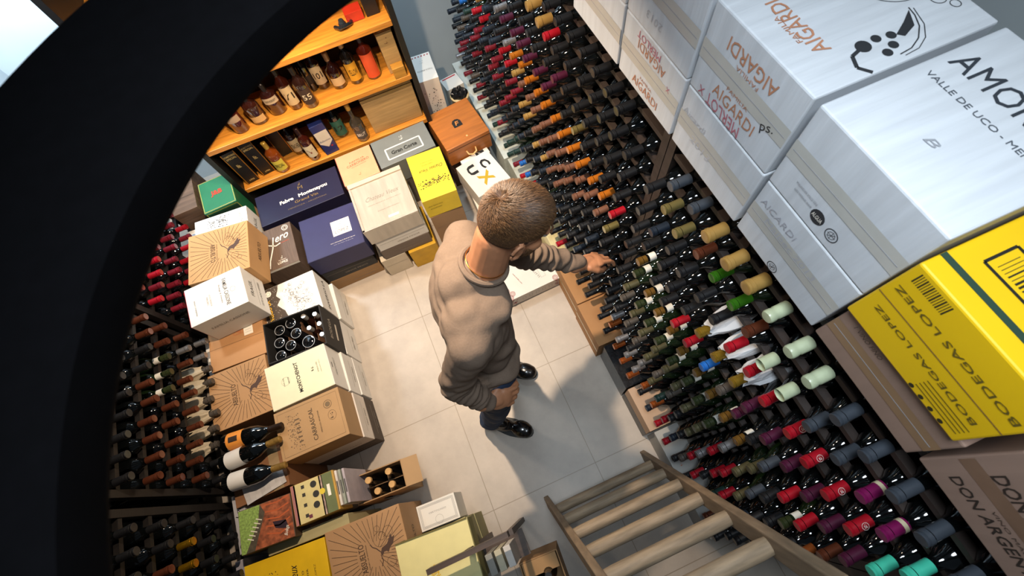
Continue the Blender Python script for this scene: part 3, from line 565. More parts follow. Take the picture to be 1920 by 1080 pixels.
f.speck(0,.05,.05,.03,24,ink('9a9a9a'),.001,.003); f.text('TOSCA BRISTOL',0,-.03,.1,.012,ink('6a6a6a'),rot=180); f.done('printed_lettering',b.o)
f=b.face('front'); f.speck(0,0,.1,.2,60,ink('4a4a4a'),.002,.006); f.done('printed_lettering',b.o)
stack_under(.262,2.51,.13,.24,.001,.3,1,whitec,'tall white carton by back wall')
o=empty('waste_bucket',(.43,2.45,.0)); tag(o,'cream round bucket lined with a crumpled black bag','bucket')
mb=MB(); mb.lathe([(.05,0),(.062,.36),(.066,.365),(.062,.37)],mat('c9b58a',.5),None,24); mb.build('bucket_body',o,True)
mb=MB(); R=random.Random(5); n=20; vs=[]
for j,(rr,h) in enumerate(((.058,.36),(.055,.39),(.04,.40),(.02,.385),(.004,.39))):
    for i in range(n): a=2*pi*i/n; q=rr*(1+R.uniform(-.18,.12)); vs.append((q*cos(a),q*sin(a),h+R.uniform(-.012,.014)))
mb.add(vs,[(j*n+i,j*n+(i+1)%n,(j+1)*n+(i+1)%n,(j+1)*n+i) for j in range(4) for i in range(n)],mat('15171a',.35)); mb.build('bin_bag',o)
stkr=Box('small_carton','small white and red carton behind the round bucket','carton',.43,2.63,.13,.12,.001,.33,8,whitec); f=stkr.face('top'); f.rect(0,.045,.1,.01,ink('b02030')); f.done('red_stripe',stkr.o)
b=Box('winery_carton','white carton printed with huge black and yellow letters behind the man','carton',.345,1.83,.24,.28,.15,.3,11,whitec)
f=b.face('top'); f.text('C',.05,.06,.07,.06,ink('17181a'),rot=-80,bold=.04); f.text('U',-.045,.06,.08,.06,ink('17181a'),rot=-90,bold=.04) ; f.text('X',.0,-.04,.1,.08,ink('b89a20'),rot=-80,bold=.04); f.done('printed_lettering',b.o)
stack_under(.345,1.83,.24,.28,.001,.148,1,whitec,'carton with huge letters')
b=Box('leaflet_box','flat black and white leaflet box between wooden case and huge-lettered carton','carton',.35,1.99,.20,.05,.001,.28,8,whitec); f=b.face('top'); f.rect(.04,0,.06,.045,ink('1a1a1c')); f.text('angelica',.04,0,.05,.014,wh,rot=-60,shear=.3); f.done('printed_lettering',b.o)
b=Box('winery_carton','low white wine carton with red ornament and bottle drawing behind the man','carton',.33,1.2,.345,.33,.001,.1,2,whitec)
f=b.face('top'); rd=ink('8a2036'); f.text('QUALITTI',.05,-.05,.11,.014,ink('6a6a6a'),rot=-75); f.text('www.vinofino.com',-.06,-.05,.09,.008,rd,rot=-75); f.frame(.09,-.06,.03,.1,.0012,ink('8a8a8a'))
for (u,v) in ((-.15,-.15),(-.155,-.1),(.15,-.15),(-.13,-.13)):
    for r_ in (.006,.012,.017): f.ring(u,v,r_,.0022,rd,10)
f.done('printed_ornament',b.o)
f=b.face('front'); f.speck(-.14,0,.05,.08,50,rd,.002,.006,seed=3); f.speck(.155,0,.03,.08,30,rd,.002,.006,seed=4)
for i in range(5): f.frame(-.07+i*.045,0,.02,.03,.0012,ink('6a6660'))
f.done('printed_icons',b.o)
# right-hand floor boxes under the rack
def low(name,label,x0,x1,y0,y1,h,m,yaw=0,cat='carton'): return Box(name,label,cat,(x0+x1)/2,(y0+y1)/2,x1-x0,y1-y0,.001,h,yaw,m,'cartons on the floor under the right rack')
low('polystyrene_box','white polystyrene box under the far end of the right rack',.515,.67,2.42,2.92,.22,mat('c4ccc8',.7))
low('polystyrene_box','white polystyrene box under right rack, beside the orange wooden case',.525,.67,1.93,2.41,.22,mat('c0c8c2',.7))
low('polystyrene_box','white box under right rack just beyond the mans head',.545,.68,1.62,1.92,.22,mat('b9bfb6',.7))
low('speckled_wood_box','pale wooden box with speckled side beneath bottles right of the mans head',.53,.68,1.1,1.6,.22,wood('c9bc8c',.5,(12,1,12),.12))
b=low('brown_carton','brown cardboard carton below the mans outstretched hand, farther of two',.505,.68,.80,1.08,.22,card('a5794c')); tape(b,'left',.02,'h')
b=low('brown_carton','brown cardboard carton below the mans outstretched hand, nearer of two',.50,.68,.53,.795,.22,card('a07448')); tape(b,'left',.02,'h')
b=low('wrapped_carton','black plastic-wrapped carton under the silver-capped bottles',.525,.68,.27,.52,.22,mat('1d1e20',.22,var=.4,scale=40,bump=.6))
b=low('pale_carton','pale peach carton with black base under the right rack',.53,.68,.03,.262,.22,card('b79a80'))
mb=MB(); mb.box((-.0765,0,.05),(.003,.23,.1),mat('24221f',.4)); mb.build('black_base',b.o)
b=low('white_carton','dusty white carton under the rack beside the ladder foot',.55,.68,-.5,.02,.2,card('a3a29e')); f=b.face('top'); f.speck(-.02,.1,.04,.06,12,ink('a06040')); f.text('VINO',-.02,-.05,.1,.02,ink('55534f'),rot=-80); f.done('printed_lettering',b.o)

# lower-left pile
b=Box('large_shipping_box','large brown box under loose papers and lying bottles','carton',-1.288,.60,.262,.23,.001,.44,0,card('7d5536'))
tape(b,'top',.05,'v',mat('8f7a5c',.3),.08)
for k,(cx,cy,w,d,rz) in enumerate(((-1.27,.535,.2,.09,8),)):
    mb=MB(); nn=8; vs=[]
    for i in range(nn+1):
        for j in range(5): vs.append((-w/2+w*i/nn,-d/2+d*j/4,.002+.004*abs(sin(i*.9+j*.5))))
    mb.add(vs,[(i*5+j,(i+1)*5+j,(i+1)*5+j+1,i*5+j+1) for i in range(nn) for j in range(4)],mat('b9b7b8',.7,var=.05)); o=mb.build('loose_paper'); o.location=(cx,cy,.442); o.rotation_euler=(0,0,radians(rz)); tag(o,'creased white sheet of paper under the lowest lying bottle','paper')
def lying(p0,p1,label,lab,capc,txtc=None):
    p0,p1=Vector(p0),Vector(p1); ax=(p1-p0).normalized(); L=.30; q=Vector((0,0,1)).rotation_difference(ax)
    o=empty('sparkling_bottle',p0); o.rotation_mode='QUATERNION'; o.rotation_quaternion=q; tag(o,label,'bottle','bottles lying on the left boxes')
    mb=MB(); mb.lathe([(.034,0),(.042,.008),(.0425,.15),(.036,.185),(.022,.215),(.0155,.235),(.0145,.28)],GLASS,None,24); mb.build('glass_body',o,True)
    mb=MB(); mb.lathe([(.0185,.215),(.0165,.235),(.0165,.285),(.017,.295),(.012,.30)],mat(capc,.35,.4,var=.3,scale=60,bump=.4),None,16); mb.build('foil',o,True)
    mb=MB(); mb.lathe([(.0429,.035),(.0429,.115)],mat(lab,.6,var=.04),None,24); lo=mb.build('paper_label',o,True)
    up=q.inverted()@Vector((0,0,1)); a0=math.atan2(up.y,up.x)
    if txtc:
        mb=MB(); n=8; vs=[]
        for zz in (.05,.095):
            for i in range(n+1): a=a0-.3+.6*i/n; vs.append((.0435*cos(a),.0435*sin(a),zz))
        mb.add(vs,[(i,i+1,n+2+i,n+1+i) for i in range(n)],ink(txtc)); mb.build('label_mark',lo)
    return o
lying((-1.40,.785,.485),(-1.12,.752,.50),'dark bottle with orange label lying beside the building-printed kraft carton','d98a34','2a1c14','2a1c12')
lying((-1.42,.695,.485),(-1.13,.69,.505),'dark bottle with white label, middle one of three lying left','cfccc6','8f7038')
lying((-1.42,.60,.485),(-1.12,.565,.50),'dark bottle with white label, lowest of three lying left','cfccc6','8f7038')
# picture-covered boxes
b=Box('picture_gift_box','gift box with green vineyard and red canyon pictures','gift box',-1.262,.355,.245,.185,.36,.5,-4,mat('4a3a2c',.5))
f=b.face('top'); f.k=.001; f.poly([(-.12,.09),(-.02,.09),(-.035,.02),(-.1,-.09),(-.12,-.09)],mat('7f9a4c',.6,var=.4,scale=120)); f.poly([(-.02,.09),(.0,.05),(-.06,-.09),(-.1,-.09),(-.035,.02)],mat('4a4234',.6,var=.3,scale=80)); f.poly([(-.02,.09),(.12,.09),(.12,-.09),(-.06,-.09),(.0,.05)],mat('8a4a2c',.6,var=.7,scale=45)); f.k=.0014
for i in range(6): f.rect(-.03-i*.009,.03-i*.014,.03,.004,ink('d8d2c0'),rot=-25)
f.poly([(.03,.0),(.09,-.01),(.1,-.05),(.04,-.03)],mat('2a1c28',.5)); 
for i in range(5): f.line([(0.0,.08-i*.03),(.06,.075-i*.033),(.11,.085-i*.03)],.006,ink('b0552c'))
f.text('Bodega',.09,-.055,.04,.02,wh,rot=75,shear=.3); f.done('printed_pictures',b.o)
stack_under(-1.262,.36,.24,.17,.001,.358,1,card('6a5038'),'vineyard picture gift box')
b=Box('picture_gift_box','gift box picturing a yellow building with round dark windows','gift box',-1.03,.372,.205,.175,.36,.5,-2,mat('b8903c',.5))
f=b.face('top'); f.k=.001; f.rect(-.025,0,.125,.172,mat('cdbf86',.6,var=.08)); f.rect(-.09,0,.02,.172,ink('a06a68')); f.rect(.07,0,.05,.172,mat('66704a',.6)); f.rect(.04,0,.016,.172,mat('a08a80',.7,var=.5,scale=80)); f.k=.0015
for (u,v) in ((.005,.06),(.01,.015),(.005,-.03)): f.disc(u,v,.015,ink('2a2a28'),14)
for v in (.065,.03,-.015,-.06): f.rect(-.045,v,.015,.015,ink('34302a'))
f.rect(-.03,-.068,.016,.015,ink('6a3040')); f.disc(.04,.015,.013,ink('d8c03a')); f.rect(.07,.01,.014,.05,wh); f.done('printed_building',b.o)
for i,cc in enumerate(('c8c4c0','8d9488','a8a0a8')):
    bx=Box('thin_book',['pale thin book between building gift box and open carton','grey-green thin book wedged before the open carton','mauve thin book touching the open carton'][i],'book',-.922+i*.0135,.372,.011,.155,.2,.49-.01*i,-2,mat(cc,.6),'thin books standing beside the open carton'); f=bx.face('top'); f.rect(0,0,.006,.06,ink('4a4a4a')); f.done('spine_print',bx.o)
stack_under(-1.0,.372,.22,.16,.001,.198,1,card('6a5038'),'building picture gift box')
Box('winery_carton','olive-beige carton behind the yellow carton with a black arc print','carton',-1.12,.245,.38,.05,.001,.44,-3,card('a39a72')); 
# open carton with bottles
r=tray('open_carton','open kraft carton holding four dark bottles near aisle','open carton',-.80,.345,.25,.135,.001,.30,-3,card('9c7c56'),.005)
mb=MB(); Mx=frameM((.125,0,.299),(1,0,-.25),(0,1,0)); mb.box((.04,0,0),(.08,.133,.004),card('a5855e'),Mx); mb.build('flap',r); 
mb=MB(); mb.box((0,0,.12),(.236,.003,.2),card('7d6345')); mb.box((.02,0,.12),(.003,.12,.2),card('7d6345')); mb.build('divider',r)
for k,(x,y) in enumerate(((-.745,.375),(-.745,.312),(-.82,.31),(-.85,.375))):
    M=Matrix.Translation((x,y,.008)); put_bottle('Z',M,'dark bottle standing in open kraft carton, %s corner'%['far right','near right','near left','far left'][k],'bottles in the open kraft carton')
b=Box('sunburst_carton','kraft sunburst carton at the bottom edge beside yellow carton','carton',-.878,.052,.35,.32,.2,.45,-2.5,card('a5805a')); sunburst(b,1)
stack_under(-.88,.045,.34,.33,.001,.2,1,kraft,'bottom-edge sunburst carton')
b=Box('winery_carton','bright yellow engraved carton at the bottom left edge','carton',-1.245,.07,.37,.30,.2,.45,-4,mat('d9b010',.5,var=.05))
f=b.face('top'); f.speck(-.09,.02,.1,.14,200,ink('2a240c'),.001,.005,seed=31); f.text('Chateau Vieux',.03,-.01,.19,.035,ink('1c180a'),rot=90,shear=.3); f.text('VINO TINTO',.07,-.01,.12,.010,ink('2a240c'),rot=90); f.text('GRAN RESERVA',.09,-.01,.12,.009,ink('2a240c'),rot=90); f.text('BODEGAS LOPEZ',.125,-.01,.14,.008,ink('7a640c'),rot=90); f.done('printed_engraving',b.o)
stack_under(-1.245,.07,.36,.29,.001,.2,1,kraft,'bottom-left yellow carton')
b=Box('winery_carton','pale yellow carton with small yellow letters at bottom','carton',-.569,-.085,.314,.25,.456,.58,-4,mat('dcd294',.55,var=.04))
f=b.face('top'); f.text('TRIDLE',-.02,-.03,.06,.03,ink('d8b020'),rot=-68,bold=.02); f.done('printed_lettering',b.o)
mb=MB(); mb.box((0,.122,.126),(.31,.006,.004),card('6a6030')); mb.box((.156,0,.06),(.004,.248,.1),card('8a8450')); mb.build('lid_edge',b.o)
stack_under(-.565,-.09,.26,.25,.001,.454,2,card('9a9468'),'pale yellow bottom carton')
b=Box('framed_certificate_box','flat white box with grey ornamental border beside pale yellow carton','carton',-.60,.11,.20,.12,.001,.2,-3,whitec)
f=b.face('top'); 
for k in range(3): f.frame(0,.0,.18-k*.008,.10-k*.008,.0015,ink('9a9a9a'))
f.ring(0,-.03,.02,.001,ink('9a9a9a')); f.text('CERTIFICADO',0,.01,.09,.007,ink('a0a0a0')); f.done('printed_border',b.o)
# dark wooden display with books, carton of two bottles
dm=wood('4a3c34',.5,(1,12,12)); r=empty('wooden_magazine_rack',(-.30,-.13,0)); r.location=(-.315,-.125,0); tag(r,'dark brown slatted wooden rack at the bottom edge holding boxes','rack')
mb=MB(); mb.box((-.10,.035,.70),(.33,.02,.07),dm); mb.build('top_rail',r)
for xx in (-.11,.07): mb=MB(); mb.box((xx,.035,.337),(.022,.022,.674),dm); mb.build('leg',r)
mb=MB(); mb.box((-.02,-.04,.3),(.2,.11,.015),dm); mb.build('shelf',r)
for i,(x,c) in enumerate(((-.375,'8a8a84'),(-.335,'b9b39a'),(-.295,'c6c2bc'))):
    Box('boxed_bottle',['grey','olive-cream','pale grey'][i]+' narrow box standing in the dark wooden rack','box',x,-.172,.03,.08,.31,.56,0,mat(c,.5),'narrow boxes in the dark wooden rack')
r=tray('bottle_carton','kraft carton with two black-capped bottles at bottom edge','open carton',-.215,-.325,.18,.17,.001,.33,-3,card('9f7c54'),.005)
f=Face(frameM((0,.0855,.3),(-1,0,0),(0,0,1))); f.text('QOS',0,0,.06,.02,brn); f.done('printed_lettering',r)
mb=MB(); mb.box((0,.05,.338),(.16,.06,.004),card('a58258')); mb.build('flap',r)
for k,(x,y) in enumerate(((-.255,-.325),(-.19,-.315))): put_bottle('K',Matrix.Translation((x,y,.13)),'black-capped bottle in the bottom-edge kraft carton, %s of the two'%['left','right'][k],'bottles in the bottom-edge kraft carton')
b=Box('wooden_crate','weathered brown wooden crate left of the green whisky carton','crate',-1.385,2.36,.15,.34,.001,.55,2,wood('5f4a3a',.7,(1,10,10),.3)); f=b.face('top'); f.line([(-.07,.05),(.07,.05)],.003,ink('2a1e16')); f.line([(-.07,-.06),(.07,-.06)],.003,ink('2a1e16')); f.done('plank_gaps',b.o)
b=Box('winery_carton','narrow white carton with blue patches and red edge behind sunburst cartons','carton',-1.43,2.06,.085,.2,.001,.42,-3,whitec); f=b.face('top'); f.disc(-.005,.04,.02,ink('8296ac'),ry=.03); f.disc(.0,-.045,.024,ink('8296ac'),ry=.02); f.rect(.038,0,.006,.19,ink('b02030'),k=.0002); f.done('printed_patches',b.o)
# handwritten crates behind left necks
b=Box('marked_crate','white crate with black handwriting beneath lying wrapped bottles','carton',-1.42,.42,.055,.26,.001,.42,0,card('a5a4a8')); f=b.face('top'); f.text('Lopez',0,.07,.09,.025,bl,rot=80,shear=.3); f.text('Bodega',0,-.06,.1,.025,bl,rot=80,shear=.3); f.done('handwriting',b.o)
b=Box('marked_crate','white crate marked by hand behind the yellow carton, bottom left','carton',-1.455,.13,.04,.28,.001,.42,0,card('9a98a4')); f=b.face('top'); f.text('Vino',0,.05,.08,.022,bl,rot=80,shear=.3); f.done('handwriting',b.o)
b=Box('striped_box','grey and white striped box behind the tan shipping carton','carton',-1.46,1.15,.03,.5,.001,.40,0,mat('9a9a9c',.6)); f=b.face('top'); 
for i in range(8): f.rect(0,-.22+i*.06,.028,.02,wh)
f.done('white_stripes',b.o)

# ================= BOXES ON TOP OF RIGHT RACK =================
wc=mat('c3c7cc',.7,var=.08,scale=4,bump=.6,stretch=(1,14,1)); oc=ink('b07a5c'); gy=ink('8d9096'); T0=1.676
def topbox(label,y0,y1,z0,z1,m,x0=.646,w=.37,seam=True,group='wine cartons on top of the right rack',sc='8f9094',yaw=0):
    b=Box('white_wine_carton' if m is wc else 'wine_carton',label,'carton',x0+w/2,(y0+y1)/2,w,y1-y0-.006,z0,z1,yaw,m,group,bev=.004)
    if seam:
        mb=MB(); h=z1-z0; mb.box((-w/2-.0006,0,h*.5),(.0012,y1-y0-.02,.0018),mat(sc,.8)); mb.build('flap_seam',b.o)
        f=b.face('left'); f.k=.0009; f.rect(0,0,(y1-y0)*.97,.045,mat('b3b2ac' if m is wc else '8f7256',.25,var=.05)); f.done('packing_tape',b.o)
    return b
Zm=1.862; Zt=2.07
def aig(f,up=-.045,dn=.05,x=0):
    f.text('AIGARDI',x,up,.14,.028,oc); f.text('FAMILIA',x,up+.026,.07,.009,oc)
    f.text('AIGARDI',x,dn,.15,.030,oc,rot=180,bold=.004); f.text('FAMILIA',x,dn-.026,.07,.009,oc,rot=180)
def handw(f,t,u,v,w,h,c='3a3a3a',rot=0): f.text(t,u,v,w,h,ink(c),rot=rot,shear=.15)
def seal(f,u,v): f.ring(u,v,.014,.0022,ink('3c3f46')); f.ring(u,v,.008,.001,ink('3c3f46')); f.line([(u-.01,v),(u+.01,v)],.001,ink('3c3f46')); f.line([(u,v-.01),(u,v+.01)],.001,ink('3c3f46')); f.line([(u-.007,v-.007),(u+.007,v+.007)],.001,ink('3c3f46'))
# A
b=topbox('lower white carton with faint pencil writing and round seal, left of MERLOT one',.36,.655,T0,Zm-.001,wc); f=b.face('left'); handw(f,'Aicardi',-.09,.03,.09,.02,'aeb0b6',0); handw(f,'2013',-.04,-.02,.08,.022,'aeb0b6',0); f.done('handwriting',b.o)
b=topbox('upper white carton with orange print, red MERLOT and scroll ornament on lid',.362,.655,Zm+.001,Zt,wc); f=b.face('left'); aig(f,-.05,.055); f.text('MERLOT',-.02,-.085,.12,.028,ink('b06470'),rot=180,shear=-.2); f.text('X',-.10,-.085,.02,.02,ink('b06470'))
handw(f,'ps.',.095,-.02,.035,.02,'15151a',rot=30); f.done('printed_lettering',b.o)
f=b.face('top'); f.text('AIGARDI',-.108,.01,.15,.032,oc,rot=90,bold=.004); f.text('FAMILIA',-.128,.01,.075,.010,oc,rot=90)
dk=ink('26282c')
f.disc(-.045,-.085,.014,dk,k=.0003); f.line([(-.045,-.085),(-.075,-.095),(-.085,-.12),(-.07,-.14)],.007,dk); 
for u,v in ((-.015,-.08),(.0,-.105),(-.02,-.115),(.012,-.085)): f.disc(u,v,.009,dk)
sp=[(.105+(.004+.0042*t)*cos(t),.035+(.004+.0042*t)*sin(t)) for t in [i*.2 for i in range(74)]]
for i in range(len(sp)-1): f.line([sp[i],sp[i+1]],.002+.0028*abs(sin(i*.045)),dk)
f.line([(.105+.066*cos(t),.035+.066*sin(t)) for t in [1.2+i*.12 for i in range(40)]],.0016,dk)
f.line([(-.005-.0,-.128),(.02,-.125),(.045,-.112),(.066,-.09),(.078,-.065),(.082,-.045)],.0022,dk); f.line([(.0,-.134),(.03,-.131),(.056,-.116),(.076,-.09),(.088,-.05)],.0016,dk)
f.poly([(.02,-.088),(.05,-.07),(.078,-.05),(.06,-.085),(.03,-.098)],dk,.0004); f.ring(.06,.1,.012,.002,dk); f.ring(.14,-.05,.014,.0016,dk); f.ring(.155,-.075,.009,.0016,dk)
f.done('printed_ornament',b.o)
# B
b=topbox('lower white carton with Malbec 2013 pencilled on it',.065,.354,T0,Zm-.001,wc); f=b.face('left'); handw(f,'AiCARDi',-.07,.045,.11,.017,'a2a3ab'); handw(f,'Malbec 2013',-.01,.012,.16,.017,'a2a3ab'); seal(f,-.01,-.075); f.done('handwriting',b.o)
b=topbox('upper white carton whose lid reads VALLE DE UCO MENDOZA',.065,.354,Zm+.001,Zt,wc); f=b.face('left'); f.disc(-.015,-.065,.017,dk,k=.0001); f.k=.001; f.text('ALGUA',-.015,-.065,.026,.010,wh); f.k=.0006; seal(f,.027,-.068); f.text('INDUSTRIA ARGENTINA',-.06,-.045,.06,.006,gy,rot=180); f.text('www.envases.com',-.06,-.06,.05,.005,gy,rot=180); f.done('printed_lettering',b.o)
f=b.face('top'); f.text('AMORUCA',.070,-.015,.275,.050,ink('2a3038'),rot=-90); f.text('VALLE DE UCO - MENDOZA',.005,-.015,.27,.012,ink('4a5058'),rot=-90); f.text('B',-.09,.0,.02,.016,gy,rot=-90,shear=.5); f.done('printed_lettering',b.o)
# Z boxes
b=topbox('lower white carton with orange print and faint red MERLOT, second from far end',.661,.95,T0,Zm-.001,wc); f=b.face('left'); f.text('AIGARDI',-.0,-.06,.13,.026,oc,bold=.004); f.text('FAMILIA',-.0,-.038,.06,.008,oc); f.text('AIGARDI',.0,.045,.13,.026,oc,rot=180); f.text('MERLOT',-.02,.07,.11,.02,ink('b06470'),rot=180); f.text('X',.09,.02,.015,.015,ink('b06470')); f.done('printed_lettering',b.o)
b=topbox('upper white carton pencilled 2013, beside the scroll ornament lid',.661,.95,Zm+.001,Zt,wc); f=b.face('left'); handw(f,'2013',-.02,-.06,.07,.02,'aeb0b6',180); f.done('handwriting',b.o)
topbox('lower white carton at the top edge above the red-capped bottle',.955,1.25,T0,Zm-.001,wc)
topbox('upper white carton at the very top edge of the picture',.955,1.25,Zm+.001,Zt,wc)
# C
kc=mat('94796a',.75,var=.06,scale=4,bump=.2,stretch=(1,14,1))
b=topbox('crumpled brown carton squashed beneath the bright yellow carton',-.222,.06,T0,1.822,kc); f=b.face('left'); handw(f,'1 VINO FINO',-.07,.045,.07,.012,'4a3a30'); f.done('handwriting',b.o)
yc=mat('e2b70a',.5,var=.04,scale=5)
b=topbox('bright yellow carton with barcode on top of brown one',-.205,.065,1.824,2.02,yc,x0=.632,seam=False); f=b.face('left'); ol=ink('5f500c')
f.line([(-.13,.0),(.13,.0)],.002,ink('7a5a34')); f.text('BODEGAS LOPEZ',-.0,.035,.24,.013,ol,rot=180,bold=.004); f.text('BODEGAS LOPEZ',.0,-.03,.22,.012,ol,rot=180,bold=.004) 
for i in range(16): f.rect(-.115+i*.004,.075,.0013 if i%3 else .0025,.025,ink('2a240c'))
for i in range(4): f.line([(.03,-.05-i*.009),(.12,-.05-i*.009)],.0018,ol)
for i in range(4): f.disc(.03+i*.022,-.088,.005,ink('2a240c'),8)
f.done('printed_lettering',b.o)
f=b.face('top'); gs=ink('1f3a2a'); f.rect(-.145,0,.012,.262,gs); f.frame(-.075,.0,.06,.19,.005,ink('14140c'))
R=random.Random(2)
for i in range(26): f.rect(-.075,.08-i*.0063,.04,R.choice((.0012,.0025,.0035)),ink('1a1a0c'))
f.text('C',.03,.05,.04,.05,ink('8a7a14'),rot=-60,shear=.3); f.text('1.020.000.1750',-.035,-.03,.1,.012,ink('3a340c'),rot=-90); f.done('printed_barcode',b.o)
# D
b=topbox('brown carton with two lines of bold dark capitals at the lower right corner',-.53,-.232,T0,1.90,kc,x0=.66,seam=False); f=b.face('left'); f.text('DON ARGENTINO',-.0,-.055,.22,.026,ink('30251e'),bold=.01); f.text('VINO MALBEC',.0,-.03,.1,.008,ink('4a3a30')); f.text('DON ARGENTINO',-.0,.035,.22,.03,ink('30251e'),bold=.01); f.rect(-.0,.0,.28,.035,mat('7f6350',.3)); f.text('ARGENTINA',.02,.065,.1,.01,ink('4a3a30')); f.done('printed_lettering',b.o)

# ================= LADDER =================
lw=wood('83705a',.65,(12,12,1.5),.25); lwr=wood('8c7a63',.65,(2,14,14),.3)
L=empty('step_ladder',(.2,-.15,0)); tag(L,'weathered wooden step ladder with round rungs at the lower right','ladder')
def seg(mb,a,b,wx,wy,m):
    a,b=Vector(a)-L.location,Vector(b)-L.location; d=(b-a); z=d.normalized(); x=(Vector((1,0,0))-z*z.x).normalized(); y=z.cross(x); 
    M=Matrix(((x.x,y.x,z.x,(a.x+b.x)/2),(x.y,y.y,z.y,(a.y+b.y)/2),(x.z,y.z,z.z,(a.z+b.z)/2),(0,0,0,1))); mb.box((0,0,0),(wx,wy,d.length),m,M,bev=.004)
def lerp(a,b,t): return Vector(a)*(1-t)+Vector(b)*t
FB=((-.085,-.065,.005),(.485,-.065,.005)); FT=((.045,-.36,1.72),(.385,-.36,1.72))
for s in (0,1): mb=MB(); seg(mb,FB[s],FT[s],.026,.062,lw); mb.build('front_rail',L)
for zz in (.24,.48,.72,.96,1.20,1.44):
    t=zz/1.72; a=lerp(FB[0],FT[0],t); b=lerp(FB[1],FT[1],t); mb=MB(); a-=L.location; b-=L.location
    nn=10; mb.tube([a+(b-a)*(i/nn) for i in range(nn+1)],[.0225*(.9 if i in(0,nn) else 1) for i in range(nn+1)],lwr,10); mb.build('rung',L,True)
BB=((-.12,-.95,.005),(.53,-.95,.005)); BT=((.03,-.40,1.69),(.40,-.40,1.69))
for s in (0,1): mb=MB(); seg(mb,BB[s],BT[s],.026,.055,lw); mb.build('back_rail',L)
for zz in (.3,.65,1.0):
    t=zz/1.7; a=lerp(BB[0],BT[0],t)-L.location; b=lerp(BB[1],BT[1],t)-L.location; mb=MB(); mb.tube([a,b],.016,lwr,10); mb.build('brace',L,True)

# ================= PERSON =================
def ell(mb,c,r,m,M3=None,n=20,k=12):
    vs=[];c=Vector(c)
    for j in range(1,k):
        for i in range(n):
            p=Vector((r[0]*sin(pi*j/k)*cos(2*pi*i/n),r[1]*sin(pi*j/k)*sin(2*pi*i/n),r[2]*cos(pi*j/k)))
            vs.append(c+(M3@p if M3 else p))
    e=Vector((0,0,r[2])); vs+=[c+(M3@e if M3 else e),c-(M3@e if M3 else e)]; T=len(vs)-2
    fs=[(j*n+i,(j+1)*n+i,(j+1)*n+(i+1)%n,j*n+(i+1)%n) for j in range(k-2) for i in range(n)]
    fs+=[(T,i,(i+1)%n) for i in range(n)]+[(T+1,(k-2)*n+(i+1)%n,(k-2)*n+i) for i in range(n)]
    mb.add(vs,fs,m)
def limb(mb,pts,rad,m):
    """chain of rounded tapered segments"""
    for i in range(len(pts)-1):
        a,b=Vector(pts[i]),Vector(pts[i+1]); N=6; mb.tube([a+(b-a)*(t/N) for t in range(N+1)],[rad[i]+(rad[i+1]-rad[i])*t/N for t in range(N+1)],m,16)
    for p,r in zip(pts,rad): ell(mb,p,(r,r,r),m,None,16,10)
def remesh(name,mb,vox,smooth,parent,m,disp=None,loc=Vector((0,0,0))):
    o=mb.build('tmp'); md=o.modifiers.new('r','REMESH'); md.mode='VOXEL'; md.voxel_size=vox; md.use_smooth_shade=True
    s=o.modifiers.new('s','SMOOTH'); s.factor=.5; s.iterations=smooth
    dg=bpy.context.evaluated_depsgraph_get(); dg.update(); me=bpy.data.meshes.new_from_object(o.evaluated_get(dg)); bpy.data.objects.remove(o)
    me.name=name; me.materials.clear()
    for x in (m if isinstance(m,list) else [m]): me.materials.append(x)
    if disp:
        ns=[v.normal.copy() for v in me.vertices]
        for v,nn in zip(me.vertices,ns): v.co+=nn*disp(v.co)
    for v in me.vertices: v.co-=loc
    me.polygons.foreach_set('use_smooth',[True]*len(me.polygons)); me.polygons.foreach_set('material_index',[0]*len(me.polygons)); me.update()
    o=link(name,me,parent); return o
skin=mat('b07a58',.5,var=.08,scale=30,bump=.08); PL=Vector((-.03,.54,0))
hC=Vector((.168,.618,1.645)); hf=Vector((.88,-.10,-.46)).normalized(); hs=Vector((0,0,1)).cross(hf).normalized(); hu=hf.cross(hs)
HM=Matrix(((hf.x,hs.x,hu.x),(hf.y,hs.y,hu.y),(hf.z,hs.z,hu.z)))
H_=lambda a,b,c: hC+HM@Vector((a,b,c))
mb=MB()
ell(mb,H_(-.008,0,.022),(.098,.076,.09),skin,HM,24,16)      # cranium
ell(mb,H_(.035,0,-.04),(.058,.062,.078),skin,HM,24,16)        # face
ell(mb,H_(.055,0,-.095),(.032,.036,.026),skin,HM)             # chin
ell(mb,H_(.078,0,.012),(.02,.052,.014),skin,HM)               # brow
limb(mb,[H_(.09,0,0),H_(.112,0,-.035)],[.008,.013],skin)        # nose
ell(mb,H_(.088,0,-.068),(.012,.024,.008),skin,HM); ell(mb,H_(.086,0,-.080),(.011,.021,.007),skin,HM)
for s in (-1,1):
    ell(mb,H_(.05,s*.045,-.03),(.03,.022,.025),skin,HM)       # cheek
    A=Matrix.Rotation(radians(-22*s),3,'Z')
    ring=[H_(-.012+.5*.04*cos(t)*.8,s*(.079+.010*(1-cos(t))*.5),-.018+.030*sin(t)) for t in [2*pi*i/14 for i in range(14)]]
    mb.tube(ring,.0052,skin,8,True)
    ell(mb,H_(-.006,s*.078,-.02),(.012,.006,.022),skin,HM); ell(mb,H_(.0,s*.079,-.045),(.008,.006,.010),skin,HM)
nk=[Vector((.02,.615,1.40)),Vector((.07,.62,1.50)),H_(-.035,0,-.06)]
limb(mb,nk,[.075,.060,.056],skin)
SH=[Vector((-.075,.435,1.395)),Vector((.035,.785,1.385))]
EL=[Vector((-.19,.425,1.12)),Vector((.225,.775,1.135))]
WR=[Vector((-.115,.345,.975)),Vector((.438,.700,.992))]
for s in (0,1): limb(mb,[SH[s],EL[s],EL[s].lerp(WR[s],.4),WR[s]],[.048,.038,.037,.024],skin)
